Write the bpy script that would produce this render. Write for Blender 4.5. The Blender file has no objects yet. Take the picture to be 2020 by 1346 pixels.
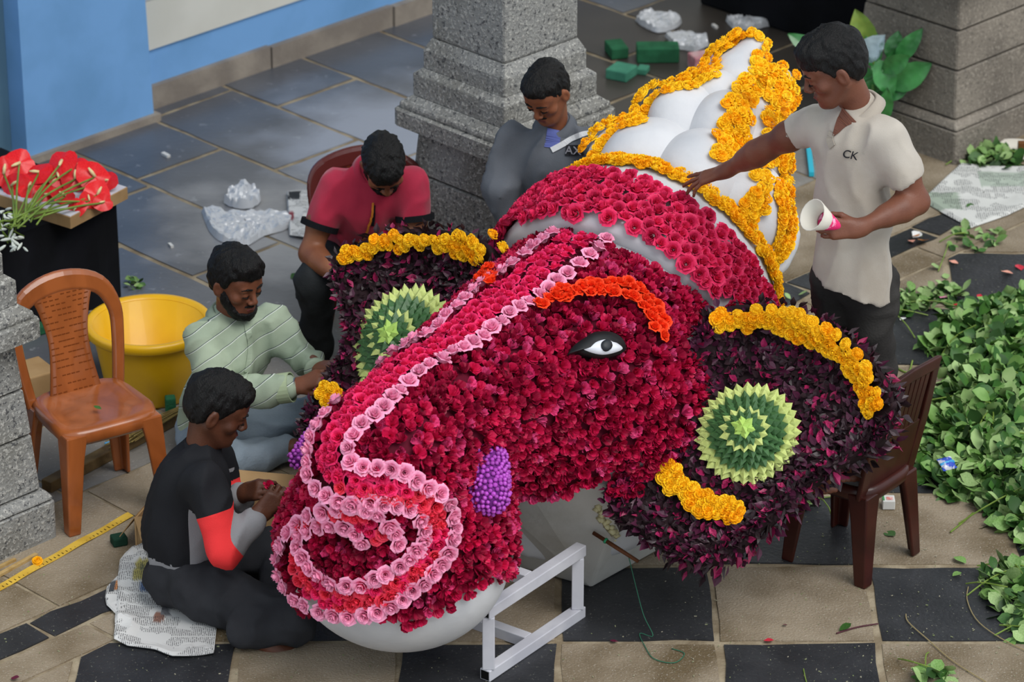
import bpy, math, random
import numpy as np
from mathutils import Vector, Matrix, noise, Quaternion
from mathutils.bvhtree import BVHTree
S = bpy.context.scene
COL = S.collection
rnd = random.Random(7)
rng = np.random.default_rng(7)
PI = math.pi
# ------------------------------------------------------------------ camera
FPX, PITCH, CAMH = 7600.0, math.radians(25.6), 6.665
SP, CP = math.sin(PITCH), math.cos(PITCH)
CAMY = -11.51206
cam = bpy.data.objects.new('camera', bpy.data.cameras.new('camera'))
COL.objects.link(cam)
cam.location = (0, CAMY, CAMH)
cam.rotation_euler = (PI / 2 - PITCH, 0, 0)
cam.data.sensor_width = 36
cam.data.lens = FPX / 2020 * 36
cam.data.clip_end = 200
cam.data.dof.use_dof = True
cam.data.dof.focus_distance = 13.4
cam.data.dof.aperture_fstop = 4.0
S.camera = cam
# ------------------------------------------------------------------ world, sun, exposure
wd = bpy.data.worlds.new('overcast_sky'); S.world = wd
wd.use_nodes = True
_bg = wd.node_tree.nodes['Background']
_bg.inputs[0].default_value = (0.84, 0.92, 1.0, 1)
_bg.inputs[1].default_value = 0.80
sun = bpy.data.objects.new('sun', bpy.data.lights.new('sun', 'SUN')); COL.objects.link(sun)
sun.data.energy = 1.9
sun.data.angle = math.radians(40)
sun.data.color = (1.0, 0.97, 0.93)
sun.rotation_euler = (math.radians(24), math.radians(26), 0)
S.view_settings.view_transform = 'Standard'
S.view_settings.look = 'None'
S.view_settings.gamma = 1
S.view_settings.use_curve_mapping = False
S.view_settings.exposure = 0.18

# ------------------------------------------------------------------ picture -> place helpers
def _ray(x, y):
    u = (x - 1010) / FPX; v = (y - 673) / FPX
    return Vector((u, CP - v * SP, -(SP + v * CP)))
CAM = Vector((0, CAMY, CAMH))
def G(x, y, z=0.0):
    d = _ray(x, y); return CAM + d * ((z - CAMH) / d.z)
def W(x, y, Y):
    d = _ray(x, y); return CAM + d * ((Y - CAMY) / d.y)
def prj(p):
    dy = p[1] - CAMY; dz = p[2] - CAMH
    dep = dy * CP - dz * SP
    return (1010 + FPX * p[0] / dep, 673 - FPX * (dy * SP + dz * CP) / dep)
def prj_np(P):
    dy = P[:, 1] - CAMY; dz = P[:, 2] - CAMH
    dep = dy * CP - dz * SP
    return np.stack([1010 + FPX * P[:, 0] / dep, 673 - FPX * (dy * SP + dz * CP) / dep], 1)
def in_poly(px, poly):
    x, y = px[:, 0], px[:, 1]; c = np.zeros(len(px), bool)
    n = len(poly); j = n - 1
    for i in range(n):
        xi, yi = poly[i]; xj, yj = poly[j]
        k = ((yi > y) != (yj > y)) & (x < (xj - xi) * (y - yi) / ((yj - yi) or 1e-9) + xi)
        c ^= k; j = i
    return c

# ------------------------------------------------------------------ materials
def lin(c):
    if isinstance(c, str):
        c = [int(c[i:i + 2], 16) / 255 for i in (0, 2, 4)]
    return tuple((v / 12.92 if v <= .04045 else ((v + .055) / 1.055) ** 2.4) for v in c) + (1,)
_M = {}
def M(name, col, rough=.6, spec=.4, col2=None, nscale=8, ndetail=4, nlo=.4, nhi=.6, bump=0, bscale=40, coat=0, metal=0, trans=0, alpha=1,
      attr=None, stops=None, sss=0, sheen=0, dist=0, stretch=None, world=False, obj_rand=0):
    if name in _M: return _M[name]
    m = bpy.data.materials.new(name); m.use_nodes = True; _M[name] = m
    nt = m.node_tree; N = nt.nodes; L = nt.links; b = N['Principled BSDF']
    b.inputs['Roughness'].default_value = rough
    b.inputs['Specular IOR Level'].default_value = spec
    b.inputs['Metallic'].default_value = metal
    b.inputs['Coat Weight'].default_value = coat
    b.inputs['Transmission Weight'].default_value = trans
    b.inputs['Alpha'].default_value = alpha
    b.inputs['Sheen Weight'].default_value = sheen
    if sss:
        b.inputs['Subsurface Weight'].default_value = sss
        b.inputs['Subsurface Radius'].default_value = (.01, .004, .002)
    out = None
    def coords():
        t = N.new('ShaderNodeTexCoord')
        o = t.outputs['Object']
        if world:
            o = N.new('ShaderNodeNewGeometry').outputs['Position']
        if stretch:
            mp = N.new('ShaderNodeMapping'); mp.inputs['Scale'].default_value = stretch
            L.new(o, mp.inputs[0]); o = mp.outputs[0]
        return o
    base = lin(col)
    src = None
    if stops:     # float attribute -> hard colour steps
        a = N.new('ShaderNodeAttribute'); a.attribute_name = attr or 'zone'
        r = N.new('ShaderNodeValToRGB'); r.color_ramp.interpolation = 'CONSTANT'
        els = r.color_ramp.elements
        while len(els) < len(stops): els.new(.5)
        for e, (p, c) in zip(els, stops): e.position = p; e.color = lin(c)
        L.new(a.outputs['Fac'], r.inputs[0]); src = r.outputs[0]
    elif attr:
        a = N.new('ShaderNodeAttribute'); a.attribute_name = attr; src = a.outputs['Color']
    if col2 is not None:
        n = N.new('ShaderNodeTexNoise'); n.inputs['Scale'].default_value = nscale; n.inputs['Detail'].default_value = ndetail
        n.inputs['Distortion'].default_value = dist
        L.new(coords(), n.inputs['Vector'])
        r = N.new('ShaderNodeMapRange'); r.inputs[1].default_value = nlo; r.inputs[2].default_value = nhi
        L.new(n.outputs[0], r.inputs[0])
        mx = N.new('ShaderNodeMix'); mx.data_type = 'RGBA'
        mx.inputs[6].default_value = base; mx.inputs[7].default_value = lin(col2)
        if src is not None: L.new(src, mx.inputs[6])
        L.new(r.outputs[0], mx.inputs[0]); src = mx.outputs[2]
    if obj_rand:
        oi = N.new('ShaderNodeObjectInfo'); hs = N.new('ShaderNodeHueSaturation')
        r = N.new('ShaderNodeMapRange'); r.inputs[3].default_value = 1 - obj_rand; r.inputs[4].default_value = 1 + obj_rand
        L.new(oi.outputs['Random'], r.inputs[0]); L.new(r.outputs[0], hs.inputs['Value'])
        if src is not None: L.new(src, hs.inputs['Color'])
        else: hs.inputs['Color'].default_value = base
        src = hs.outputs[0]
    if src is not None: L.new(src, b.inputs['Base Color'])
    else: b.inputs['Base Color'].default_value = base
    if bump:
        n = N.new('ShaderNodeTexNoise'); n.inputs['Scale'].default_value = bscale; n.inputs['Detail'].default_value = 5
        L.new(coords(), n.inputs['Vector'])
        bp = N.new('ShaderNodeBump'); bp.inputs['Strength'].default_value = bump; bp.inputs['Distance'].default_value = .01
        L.new(n.outputs[0], bp.inputs['Height']); L.new(bp.outputs[0], b.inputs['Normal'])
    return m

# ------------------------------------------------------------------ objects
def mesh(name, V, Fc, mats=None, midx=None, smooth=False, attrs=None):
    me = bpy.data.meshes.new(name)
    V = np.asarray(V, dtype=np.float32).reshape(-1, 3)
    if isinstance(Fc, np.ndarray) and Fc.ndim == 2:
        n, k = Fc.shape
        me.vertices.add(len(V)); me.vertices.foreach_set('co', V.ravel())
        me.loops.add(n * k); me.loops.foreach_set('vertex_index', Fc.astype(np.int32).ravel())
        me.polygons.add(n); me.polygons.foreach_set('loop_start', np.arange(0, n * k, k, dtype=np.int32))
        me.update(calc_edges=True)
    else:
        me.from_pydata([tuple(map(float, v)) for v in V], [], [tuple(int(i) for i in f) for f in Fc])
    for m in (mats if isinstance(mats, (list, tuple)) else [mats] if mats else []): me.materials.append(m)
    if midx is not None: me.polygons.foreach_set('material_index', np.asarray(midx, dtype=np.int32))
    if smooth: me.polygons.foreach_set('use_smooth', np.ones(len(me.polygons), bool))
    for k, a in (attrs or {}).items():
        a = np.asarray(a, dtype=np.float32)
        if a.ndim == 1:
            at = me.attributes.new(k, 'FLOAT', 'POINT'); at.data.foreach_set('value', a)
        else:
            if a.shape[1] == 3: a = np.concatenate([a, np.ones((len(a), 1), np.float32)], 1)
            at = me.attributes.new(k, 'FLOAT_COLOR', 'POINT'); at.data.foreach_set('color', a.ravel())
    me.update()
    return me
def put(name, me, parent=None, loc=None, kind=None):
    o = bpy.data.objects.new(name, me); COL.objects.link(o)
    if loc is not None: o.location = loc
    if parent is not None:
        o.parent = parent; o.matrix_parent_inverse = pinv(parent)
    if kind: o['kind'] = kind
    return o
def mat_of(o):
    m = o.matrix_basis.copy()
    if o.parent is not None: m = mat_of(o.parent) @ o.matrix_parent_inverse @ m
    return m
def pinv(o): return mat_of(o).inverted()
def tag(o, label, cat, group=None):
    o['label'] = label; o['category'] = cat
    if group: o['group'] = group
    return o
def empty(name, loc, label, cat, group=None):
    o = bpy.data.objects.new(name, None); COL.objects.link(o); o.location = loc; o.empty_display_size = .05
    return tag(o, label, cat, group)
class MB:
    """collects shapes for one mesh"""
    def __init__(s): s.V = []; s.F = []; s.n = 0
    def add(s, V, Fc):
        V = [tuple(v) for v in V]; s.V += V; s.F += [tuple(i + s.n for i in f) for f in Fc]; s.n += len(V); return s
    def box(s, c, d, R=None, taper=1.0):
        c = Vector(c); x, y, z = (k / 2 for k in d); V = []
        for k, t in ((-1, 1.0), (1, taper)):
            for a, b in ((-1, -1), (1, -1), (1, 1), (-1, 1)):
                p = Vector((a * x * t, b * y * t, k * z)); V.append(c + (R @ p if R else p))
        return s.add(V, [(3, 2, 1, 0), (4, 5, 6, 7), (0, 1, 5, 4), (1, 2, 6, 5), (2, 3, 7, 6), (3, 0, 4, 7)])
    def beam(s, a, b, w, h, up=(0, 0, 1)):
        a = Vector(a); b = Vector(b); d = (b - a).normalized(); up = Vector(up)
        r = d.cross(up)
        if r.length < 1e-4: r = d.cross(Vector((1, 0, 0)))
        r.normalize(); u = r.cross(d).normalized(); V = []
        for p in (a, b):
            for i, j in ((-1, -1), (1, -1), (1, 1), (-1, 1)): V.append(p + r * (i * w / 2) + u * (j * h / 2))
        return s.add(V, [(0, 1, 2, 3), (7, 6, 5, 4), (1, 0, 4, 5), (2, 1, 5, 6), (3, 2, 6, 7), (0, 3, 7, 4)])
    def tube(s, pts, rad, n=8, cap=True, flat=None):
        pts = [Vector(p) for p in pts]; m = len(pts)
        if not isinstance(rad, (list, tuple)): rad = [rad] * m
        V = []; prev = None
        for i, p in enumerate(pts):
            d = (pts[min(i + 1, m - 1)] - pts[max(i - 1, 0)]).normalized()
            if prev is None:
                r = d.cross(Vector((0, 0, 1)))
                if r.length < 1e-3: r = d.cross(Vector((1, 0, 0)))
            else: r = prev - d * prev.dot(d)
            r.normalize(); prev = r; u = d.cross(r)
            for k in range(n):
                a = 2 * PI * k / n; f = flat or 1
                V.append(p + r * (math.cos(a) * rad[i]) + u * (math.sin(a) * rad[i] * f))
        Fc = [(i * n + k, i * n + (k + 1) % n, (i + 1) * n + (k + 1) % n, (i + 1) * n + k) for i in range(m - 1) for k in range(n)]
        if cap: Fc += [tuple(range(n - 1, -1, -1)), tuple((m - 1) * n + k for k in range(n))]
        return s.add(V, Fc)
    def lathe(s, prof, n=32, c=(0, 0, 0), ax=(1, 1)):
        c = Vector(c); V = []
        for r, z in prof:
            for k in range(n):
                a = 2 * PI * k / n; V.append(c + Vector((r * math.cos(a) * ax[0], r * math.sin(a) * ax[1], z)))
        Fc = [(i * n + k, i * n + (k + 1) % n, (i + 1) * n + (k + 1) % n, (i + 1) * n + k) for i in range(len(prof) - 1) for k in range(n)]
        return s.add(V, Fc)
    def prism(s, poly, z0, z1):
        n = len(poly); V = [(x, y, z0) for x, y in poly] + [(x, y, z1) for x, y in poly]
        return s.add(V, [tuple(range(n - 1, -1, -1)), tuple(range(n, 2 * n))] + [(i, (i + 1) % n, n + (i + 1) % n, n + i) for i in range(n)])
    def hull(s, pts):
        import bmesh
        bm = bmesh.new()
        for p in pts: bm.verts.new(p)
        r = bmesh.ops.convex_hull(bm, input=bm.verts)
        for v in [v for v in bm.verts if not v.link_faces]: bm.verts.remove(v)
        bm.verts.index_update()
        s.add([v.co.copy() for v in bm.verts], [tuple(v.index for v in f.verts) for f in bm.faces]); bm.free()
        return s
    def obj(s, name, m, parent=None, smooth=False, kind=None):
        return put(name, mesh(name, s.V, s.F, m, smooth=smooth), parent, kind=kind)
def bevel(o, w=.01, seg=2):
    md = o.modifiers.new('bevel', 'BEVEL'); md.width = w; md.segments = seg; md.limit_method = 'ANGLE'; return o
def spline(pts, n):
    """Catmull-Rom through points of any dimension, n samples"""
    P = np.asarray(pts, float); m = len(P)
    t = np.linspace(0, m - 1 - 1e-9, n); i = t.astype(int); f = (t - i)[:, None]
    g = lambda k: P[np.clip(k, 0, m - 1)]
    a, b, c, d = g(i - 1), g(i), g(i + 1), g(i + 2)
    return .5 * (2 * b + (c - a) * f + (2 * a - 5 * b + 4 * c - d) * f ** 2 + (3 * b - a - 3 * c + d) * f ** 3)

# ------------------------------------------------------------------ blended solids: smooth union of tapered limbs on a grid
def rc(a, b, ra, rb, ax=None, f=1.0, k=None, sub=False):
    """tapered limb from a to b; squeezed by f along ax"""
    return ('c', np.array(a, float), np.array(b, float), ra, rb, None if ax is None else np.array(Vector(ax).normalized()), f, k, sub)
def el(c, r, R=None, k=None, sub=False):
    return ('e', np.array(c, float), np.array(r, float), None if R is None else np.array(R.to_3x3() if hasattr(R, 'to_3x3') else R), k, sub)
def chain(pts, rads, **kw):
    return [rc(pts[i], pts[i + 1], rads[i], rads[i + 1], **kw) for i in range(len(pts) - 1)]
def _eval(p, Q):
    if p[0] == 'c':
        _, a, b, ra, rb, ax, f, _k, _s = p
        ba = b - a; q = Q - a; L2 = max(ba @ ba, 1e-12)
        if ax is not None:
            t = np.clip((q @ ba) / L2, 0, 1); d = q - t[:, None] * ba
            d = d + (d @ ax)[:, None] * ax * (f - 1)
            return np.sqrt((d * d).sum(1)) - (ra + t * (rb - ra))
        t = np.clip((q @ ba) / L2, 0, 1); d = q - t[:, None] * ba
        return np.sqrt((d * d).sum(1)) - (ra + t * (rb - ra))
    _, c, r, R, _k, _s = p
    q = Q - c
    if R is not None: q = q @ R
    return (np.sqrt(((q / r) ** 2).sum(1)) - 1) * r.min()
def _bb(p):
    if p[0] == 'c':
        r = max(p[3], p[4]); lo = np.minimum(p[1], p[2]) - r; hi = np.maximum(p[1], p[2]) + r
    else:
        r = p[2].max(); lo = p[1] - r; hi = p[1] + r
    return lo, hi
def field(prims, Q, k):
    d = np.full(len(Q), 1e3)
    for p in prims:
        kk = p[-2] if p[-2] is not None else k
        e = _eval(p, Q)
        if p[-1]:
            e = -e; h = np.maximum(kk - np.abs(d - e), 0) / kk; d = np.maximum(d, e) + h * h * kk * .25
        else:
            h = np.maximum(kk - np.abs(d - e), 0) / kk; d = np.minimum(d, e) - h * h * kk * .25
    return d
def solid(prims, res, k=.03, clip=None, extra=None):
    """-> V, F of the zero surface. clip(Q,d)->d for cut planes"""
    los, his = zip(*[_bb(p) for p in prims if not p[-1]])
    lo = np.min(los, 0) - 3 * res; hi = np.max(his, 0) + 3 * res
    n = np.ceil((hi - lo) / res).astype(int) + 1
    ax = [lo[i] + res * np.arange(n[i]) for i in range(3)]
    D = np.full(n, 1e3, np.float32)
    for p in prims:
        kk = p[-2] if p[-2] is not None else k
        l, h = _bb(p); m = kk + 2 * res
        i0 = np.maximum(((l - m - lo) / res).astype(int), 0); i1 = np.minimum(((h + m - lo) / res).astype(int) + 2, n)
        sl = tuple(slice(a, b) for a, b in zip(i0, i1))
        Q = np.stack(np.meshgrid(*[ax[i][sl[i]] for i in range(3)], indexing='ij'), -1).reshape(-1, 3)
        if len(Q) == 0: continue
        e = _eval(p, Q).reshape(D[sl].shape); d = D[sl]
        if p[-1]:
            e = -e; hh = np.maximum(kk - np.abs(d - e), 0) / kk; D[sl] = np.maximum(d, e) + hh * hh * kk * .25
        else:
            hh = np.maximum(kk - np.abs(d - e), 0) / kk; D[sl] = np.minimum(d, e) - hh * hh * kk * .25
    if clip is not None:
        Q = np.stack(np.meshgrid(*ax, indexing='ij'), -1).reshape(-1, 3)
        D = clip(Q, D.ravel()).reshape(D.shape).astype(np.float32)
    return nets(D, lo, res)
def nets(D, lo, res):
    D = np.asarray(D, np.float64); I = D < 0
    n = np.array(D.shape)
    c = [(0, 0, 0), (1, 0, 0), (0, 1, 0), (1, 1, 0), (0, 0, 1), (1, 0, 1), (0, 1, 1), (1, 1, 1)]
    g = lambda A, o: A[o[0]:o[0] + n[0] - 1, o[1]:o[1] + n[1] - 1, o[2]:o[2] + n[2] - 1]
    cnt = sum(g(I, o).astype(np.int8) for o in c)
    act = (cnt > 0) & (cnt < 8)
    ijk = np.argwhere(act)
    idx = np.full(act.shape, -1, np.int64); idx[act] = np.arange(len(ijk))
    acc = np.zeros((len(ijk), 3)); w = np.zeros(len(ijk))
    val = {o: D[ijk[:, 0] + o[0], ijk[:, 1] + o[1], ijk[:, 2] + o[2]] for o in c}
    for a in c:
        for k in range(3):
            if a[k] == 0:
                b = list(a); b[k] = 1; b = tuple(b)
                va, vb = val[a], val[b]; x = (va < 0) != (vb < 0)
                t = np.where(x, va / np.where(x, va - vb, 1), 0)
                p = np.array(a, float)[None, :].repeat(len(ijk), 0); p[:, k] += t
                acc += p * x[:, None]; w += x
    V = lo + res * (ijk + acc / np.maximum(w, 1)[:, None])
    Fs = []
    for k in range(3):
        u, v = (k + 1) % 3, (k + 2) % 3
        sl0 = [slice(None)] * 3; sl1 = [slice(None)] * 3
        sl0[k] = slice(0, n[k] - 1); sl1[k] = slice(1, n[k])
        A = I[tuple(sl0)]; B = I[tuple(sl1)]
        e = np.argwhere(A != B)
        e = e[(e[:, u] > 0) & (e[:, v] > 0) & (e[:, u] < n[u] - 1) & (e[:, v] < n[v] - 1)]
        ins = A[e[:, 0], e[:, 1], e[:, 2]]
        def cell(du, dv):
            q = e.copy(); q[:, u] -= du; q[:, v] -= dv; return idx[q[:, 0], q[:, 1], q[:, 2]]
        q = np.stack([cell(1, 1), cell(0, 1), cell(0, 0), cell(1, 0)], 1)
        q[~ins] = q[~ins][:, ::-1]
        Fs.append(q)
    Fc = np.concatenate(Fs); Fc = Fc[(Fc >= 0).all(1)]
    return V, Fc
def vnormals(V, Fc):
    a = V[Fc[:, 2]] - V[Fc[:, 0]]; b = V[Fc[:, 3]] - V[Fc[:, 1]] if Fc.shape[1] == 4 else V[Fc[:, 1]] - V[Fc[:, 0]]
    nn = np.cross(a, b) if Fc.shape[1] == 4 else np.cross(b, a)
    N = np.zeros_like(V)
    for i in range(Fc.shape[1]): np.add.at(N, Fc[:, i], nn)
    return N / np.maximum(np.linalg.norm(N, axis=1, keepdims=True), 1e-12)
def fnoise(P, scale, seed=0, octs=1):
    """cheap smooth value noise, vectorised"""
    out = np.zeros(len(P)); amp = 1.0
    for o in range(octs):
        Q = P * scale * 2 ** o + seed * 17.3; i = np.floor(Q).astype(np.int64); f = Q - i; f = f * f * (3 - 2 * f)
        def h(a):
            q = (a[:, 0] * 73856093) ^ (a[:, 1] * 19349663) ^ (a[:, 2] * 83492791) ^ (seed * 2654435 + o * 977)
            q = (q ^ (q >> 13)) * 1274126177; q = q ^ (q >> 16)
            return (q & 0xffff) / 32768.0 - 1
        r = 0
        for dx in (0, 1):
            for dy in (0, 1):
                for dz in (0, 1):
                    wgt = (f[:, 0] if dx else 1 - f[:, 0]) * (f[:, 1] if dy else 1 - f[:, 1]) * (f[:, 2] if dz else 1 - f[:, 2])
                    r = r + wgt * h(i + np.array([dx, dy, dz]))
        out += r * amp; amp *= .5
    return out
def relax(V, Fc, it=1, lam=.5):
    for _ in range(it):
        A = np.zeros_like(V); c = np.zeros(len(V))
        for i in range(Fc.shape[1]):
            j = Fc[:, (i + 1) % Fc.shape[1]]
            np.add.at(A, Fc[:, i], V[j]); np.add.at(c, Fc[:, i], 1)
            np.add.at(A, j, V[Fc[:, i]]); np.add.at(c, j, 1)
        V = V + lam * (A / np.maximum(c, 1)[:, None] - V)
    return V
# ================================================================== the setting
R2 = 2 ** .5
def UV(u, v): return ((u + v) / R2, (u - v) / R2)     # building axes at 45 degrees to the courtyard squares
mJoint = M('joint_mortar', 'a3967f', .9, .2, '83755f', 9, bump=.4, bscale=90, world=True)
mDark = M('dark_granite', '232427', .45, .4, '343538', 5, 6, .35, .7, bump=.25, bscale=60, world=True)
mLight = M('light_granite', '998b77', .62, .35, '66573f', 2.4, 8, .42, .66, bump=.5, bscale=110, world=True)
mSlate = M('slate', '50535a', .28, .5, '63666d', 2.2, 6, .35, .7, bump=.12, bscale=30, world=True)
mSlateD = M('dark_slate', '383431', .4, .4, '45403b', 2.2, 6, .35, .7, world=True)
mCement = M('worn_stone', '8f8b85', .55, .4, '6e6a65', 2.5, 7, .38, .66, bump=.35, bscale=60, world=True)
# salt-and-pepper flecks
def flecks(m, col, scale, thr, amt=1.0):
    nt = m.node_tree; N = nt.nodes; L = nt.links; b = N['Principled BSDF']
    old = b.inputs['Base Color'].links[0].from_socket if b.inputs['Base Color'].links else None
    g = N.new('ShaderNodeNewGeometry'); n = N.new('ShaderNodeTexNoise'); n.inputs['Scale'].default_value = scale; n.inputs['Detail'].default_value = 3
    n.inputs['Roughness'].default_value = .7
    L.new(g.outputs['Position'], n.inputs['Vector'])
    r = N.new('ShaderNodeMapRange'); r.inputs[1].default_value = thr; r.inputs[2].default_value = thr + .05; r.inputs[4].default_value = amt
    L.new(n.outputs[0], r.inputs[0])
    mx = N.new('ShaderNodeMix'); mx.data_type = 'RGBA'; mx.inputs[7].default_value = lin(col)
    if old is not None: L.new(old, mx.inputs[6])
    else: mx.inputs[6].default_value = b.inputs['Base Color'].default_value
    L.new(r.outputs[0], mx.inputs[0]); L.new(mx.outputs[2], b.inputs['Base Color'])
flecks(mDark, '77776e', 75, .63, .6)
flecks(mLight, 'b9b2a6', 130, .60, .6)
flecks(mLight, '51483c', 120, .63, .55)
flecks(mSlate, '9b9ea4', 14, .64, .4)
flecks(mCement, 'b5b2ae', 60, .62, .5)
def sheen_patch(m, c, r, col, amt):
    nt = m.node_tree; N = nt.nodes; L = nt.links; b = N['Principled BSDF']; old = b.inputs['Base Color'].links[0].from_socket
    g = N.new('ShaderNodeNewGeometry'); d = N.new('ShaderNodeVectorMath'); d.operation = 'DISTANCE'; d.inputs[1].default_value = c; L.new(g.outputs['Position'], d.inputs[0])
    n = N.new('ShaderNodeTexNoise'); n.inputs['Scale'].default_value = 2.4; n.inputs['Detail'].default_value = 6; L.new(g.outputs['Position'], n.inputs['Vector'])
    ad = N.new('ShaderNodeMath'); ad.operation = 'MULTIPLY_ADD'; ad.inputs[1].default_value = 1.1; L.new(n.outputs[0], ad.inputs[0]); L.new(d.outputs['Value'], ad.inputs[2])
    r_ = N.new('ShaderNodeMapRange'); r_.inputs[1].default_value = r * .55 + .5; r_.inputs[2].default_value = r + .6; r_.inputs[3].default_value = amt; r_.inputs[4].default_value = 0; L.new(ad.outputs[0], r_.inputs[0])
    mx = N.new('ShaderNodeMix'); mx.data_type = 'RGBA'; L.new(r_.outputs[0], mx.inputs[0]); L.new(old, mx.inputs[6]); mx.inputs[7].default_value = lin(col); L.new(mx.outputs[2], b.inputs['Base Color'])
sheen_patch(mSlate, (-.45, 4.55, 0), .75, 'a4adc0', .62); sheen_patch(mSlate, (-.85, 3.5, 0), .62, 'a9a9ab', .65)      # reflected sheen on the slabs, painted into the slate colour
floor = put('floor', mesh('floor', *(lambda m: (m.V, m.F))(MB().box((2.0, 4.2, -.1045), (14, 13, .2))), mJoint), kind='structure')
def clip_half(poly, f):
    out = []
    for i in range(len(poly)):
        a, b = poly[i], poly[(i + 1) % len(poly)]; fa, fb = f(a), f(b)
        if fa >= 0: out.append(a)
        if (fa >= 0) != (fb >= 0):
            t = fa / (fa - fb); out.append((a[0] + (b[0] - a[0]) * t, a[1] + (b[1] - a[1]) * t))
    return out
def rough_poly(poly, step=.11, amp=.006):
    out = []
    for i in range(len(poly)):
        a = Vector(poly[i]); b = Vector(poly[(i + 1) % len(poly)]); n = max(1, int((b - a).length / step))
        for k in range(n):
            p = a.lerp(b, k / n); out.append((p.x + rnd.uniform(-amp, amp), p.y + rnd.uniform(-amp, amp)))
    return out
def tile(poly, m, z=0.0, amp=.006, name='tile'):
    if len(poly) < 3: return
    area = abs(sum(poly[i][0] * poly[(i + 1) % len(poly)][1] - poly[(i + 1) % len(poly)][0] * poly[i][1] for i in range(len(poly)))) / 2
    if area < .004: return
    q = rough_poly(poly, amp=amp)
    MB().prism(q, -.03, z + rnd.uniform(-.0015, .0015)).obj(name, m, floor)
TX, TY = .55, .543
for ix in range(-4, 9):
    for iy in range(-2, 9):
        x0, y0 = .16 + ix * TX, iy * TY; g = .011
        dark = (ix + iy) % 2 == 0
        if dark: g = .014
        p = [(x0 + g, y0 + g), (x0 + TX - g, y0 + g), (x0 + TX - g, y0 + TY - g), (x0 + g, y0 + TY - g)]
        p = clip_half(p, lambda q: (q[0] - q[1]) / R2 + .97)
        if p: tile(p, mDark if dark else mLight, amp=.008 if dark else .004)
def uvrect(u0, u1, v0, v1): return [UV(u0, v0), UV(u1, v0), UV(u1, v1), UV(u0, v1)]
for (v0, v1, m, ln, off) in ((-1.13, -.985, mLight, .75, .2), (-1.285, -1.145, mDark, .8, 0), (-1.90, -1.30, mLight, .62, .33), (-2.42, -1.915, mCement, .7, .1)):
    u = -1.9 + off
    while u < 8.0:
        tile(uvrect(u + .008, u + ln - .008, v0, v1), m, amp=.012 if m is mDark else .004); u += ln
offs = {0: .15, 1: 1.1, 2: .75, 3: .45, 4: .84, 5: .25, 6: .6}
for r in range(-4, 15):
    u0 = 1.19 + .5 * r; v = -4.62 - offs.get(r % 7, .3)
    while v < -2.43:
        a, b = max(v + .012, -4.75), min(v + .85 - .012, -2.435)
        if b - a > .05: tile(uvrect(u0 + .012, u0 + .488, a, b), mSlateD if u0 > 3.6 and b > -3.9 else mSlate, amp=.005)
        v += .85
# ---- blue wall with its stone base, pilaster and cream panel
mBlue = M('blue_limewash', '7fb2e8', .75, .25, '74a6d8', 3, 5, .42, .66, bump=.08, bscale=20, world=True)
mBlueD = M('shaded_blue', '5f8298', .75, .25, '587a90', 3, world=True)  # darker blue puts the shade of the recess beside the pilaster into colour
mCream = M('cream_paint', 'e2e0d6', .7, .25, 'd8d6cb', 2, world=True)
mBase = M('skirting_stone', '8a8076', .7, .3, 'a3988b', 5, 6, .4, .65, bump=.3, bscale=50, world=True)
wall = put('wall_left', mesh('wall_left', *(lambda m: (m.V, m.F))(MB().prism(uvrect(-1.0, 7.0, -5.0, -4.62), -.05, 6.0)), mBlue), kind='structure')
pan = MB(); A = Vector((*UV(2.36, -4.62), 0)); B = Vector((*UV(6.9, -4.62), 0)); nrm = Vector((*UV(0, 1), 0)) - Vector((*UV(0, 0), 0))
pan.prism(uvrect(2.12, 6.9, -4.63, -4.605), .285, 4.2)
pan.obj('cream_panel', mCream, wall)
pil = MB()
def slab_pts(u0, u1, v0, v1, z): return [Vector((*UV(a, b), z)) for a, b in ((u0, v0), (u1, v0), (u1, v1), (u0, v1))]
pil.hull(slab_pts(1.46, 2.19, -4.70, -4.49, -.02) + slab_pts(1.46, 2.17, -4.70, -4.50, .06) + slab_pts(1.46, 2.05, -4.70, -4.52, 1.1) + slab_pts(1.46, 2.0, -4.7, -4.53, 6.0))
pil.obj('pilaster', mBlue, wall)
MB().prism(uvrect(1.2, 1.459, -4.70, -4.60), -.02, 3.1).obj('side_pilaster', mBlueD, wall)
bb = put('baseboard_left', mesh('baseboard_left', *(lambda m: (m.V, m.F))(MB().prism(uvrect(1.2, 2.21, -4.7, -4.465), -.02, .035)), mBase), kind='structure')
u = 2.21
while u < 6.9:
    MB().prism(uvrect(u + .004, min(u + .78, 6.9), -4.7, -4.585 + rnd.uniform(-.006, .006)), -.02, .105 + rnd.uniform(-.008, .008)).obj('stone', mBase, bb); u += .784
# notice and strip on the cream panel
sgn = MB().prism(uvrect(2.115, 2.15, -4.60, -4.55), .52, 1.4).obj('mounting_strip', M('tan_wood', 'a59678', .6, .3, '94866b', 20, stretch=(1, 1, 6)), wall)
ntc = MB().prism(uvrect(2.17, 2.34, -4.604, -4.598), .53, .80).obj('notice', M('notice_paper', 'c4c6d2', .6, .3), wall)
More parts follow.
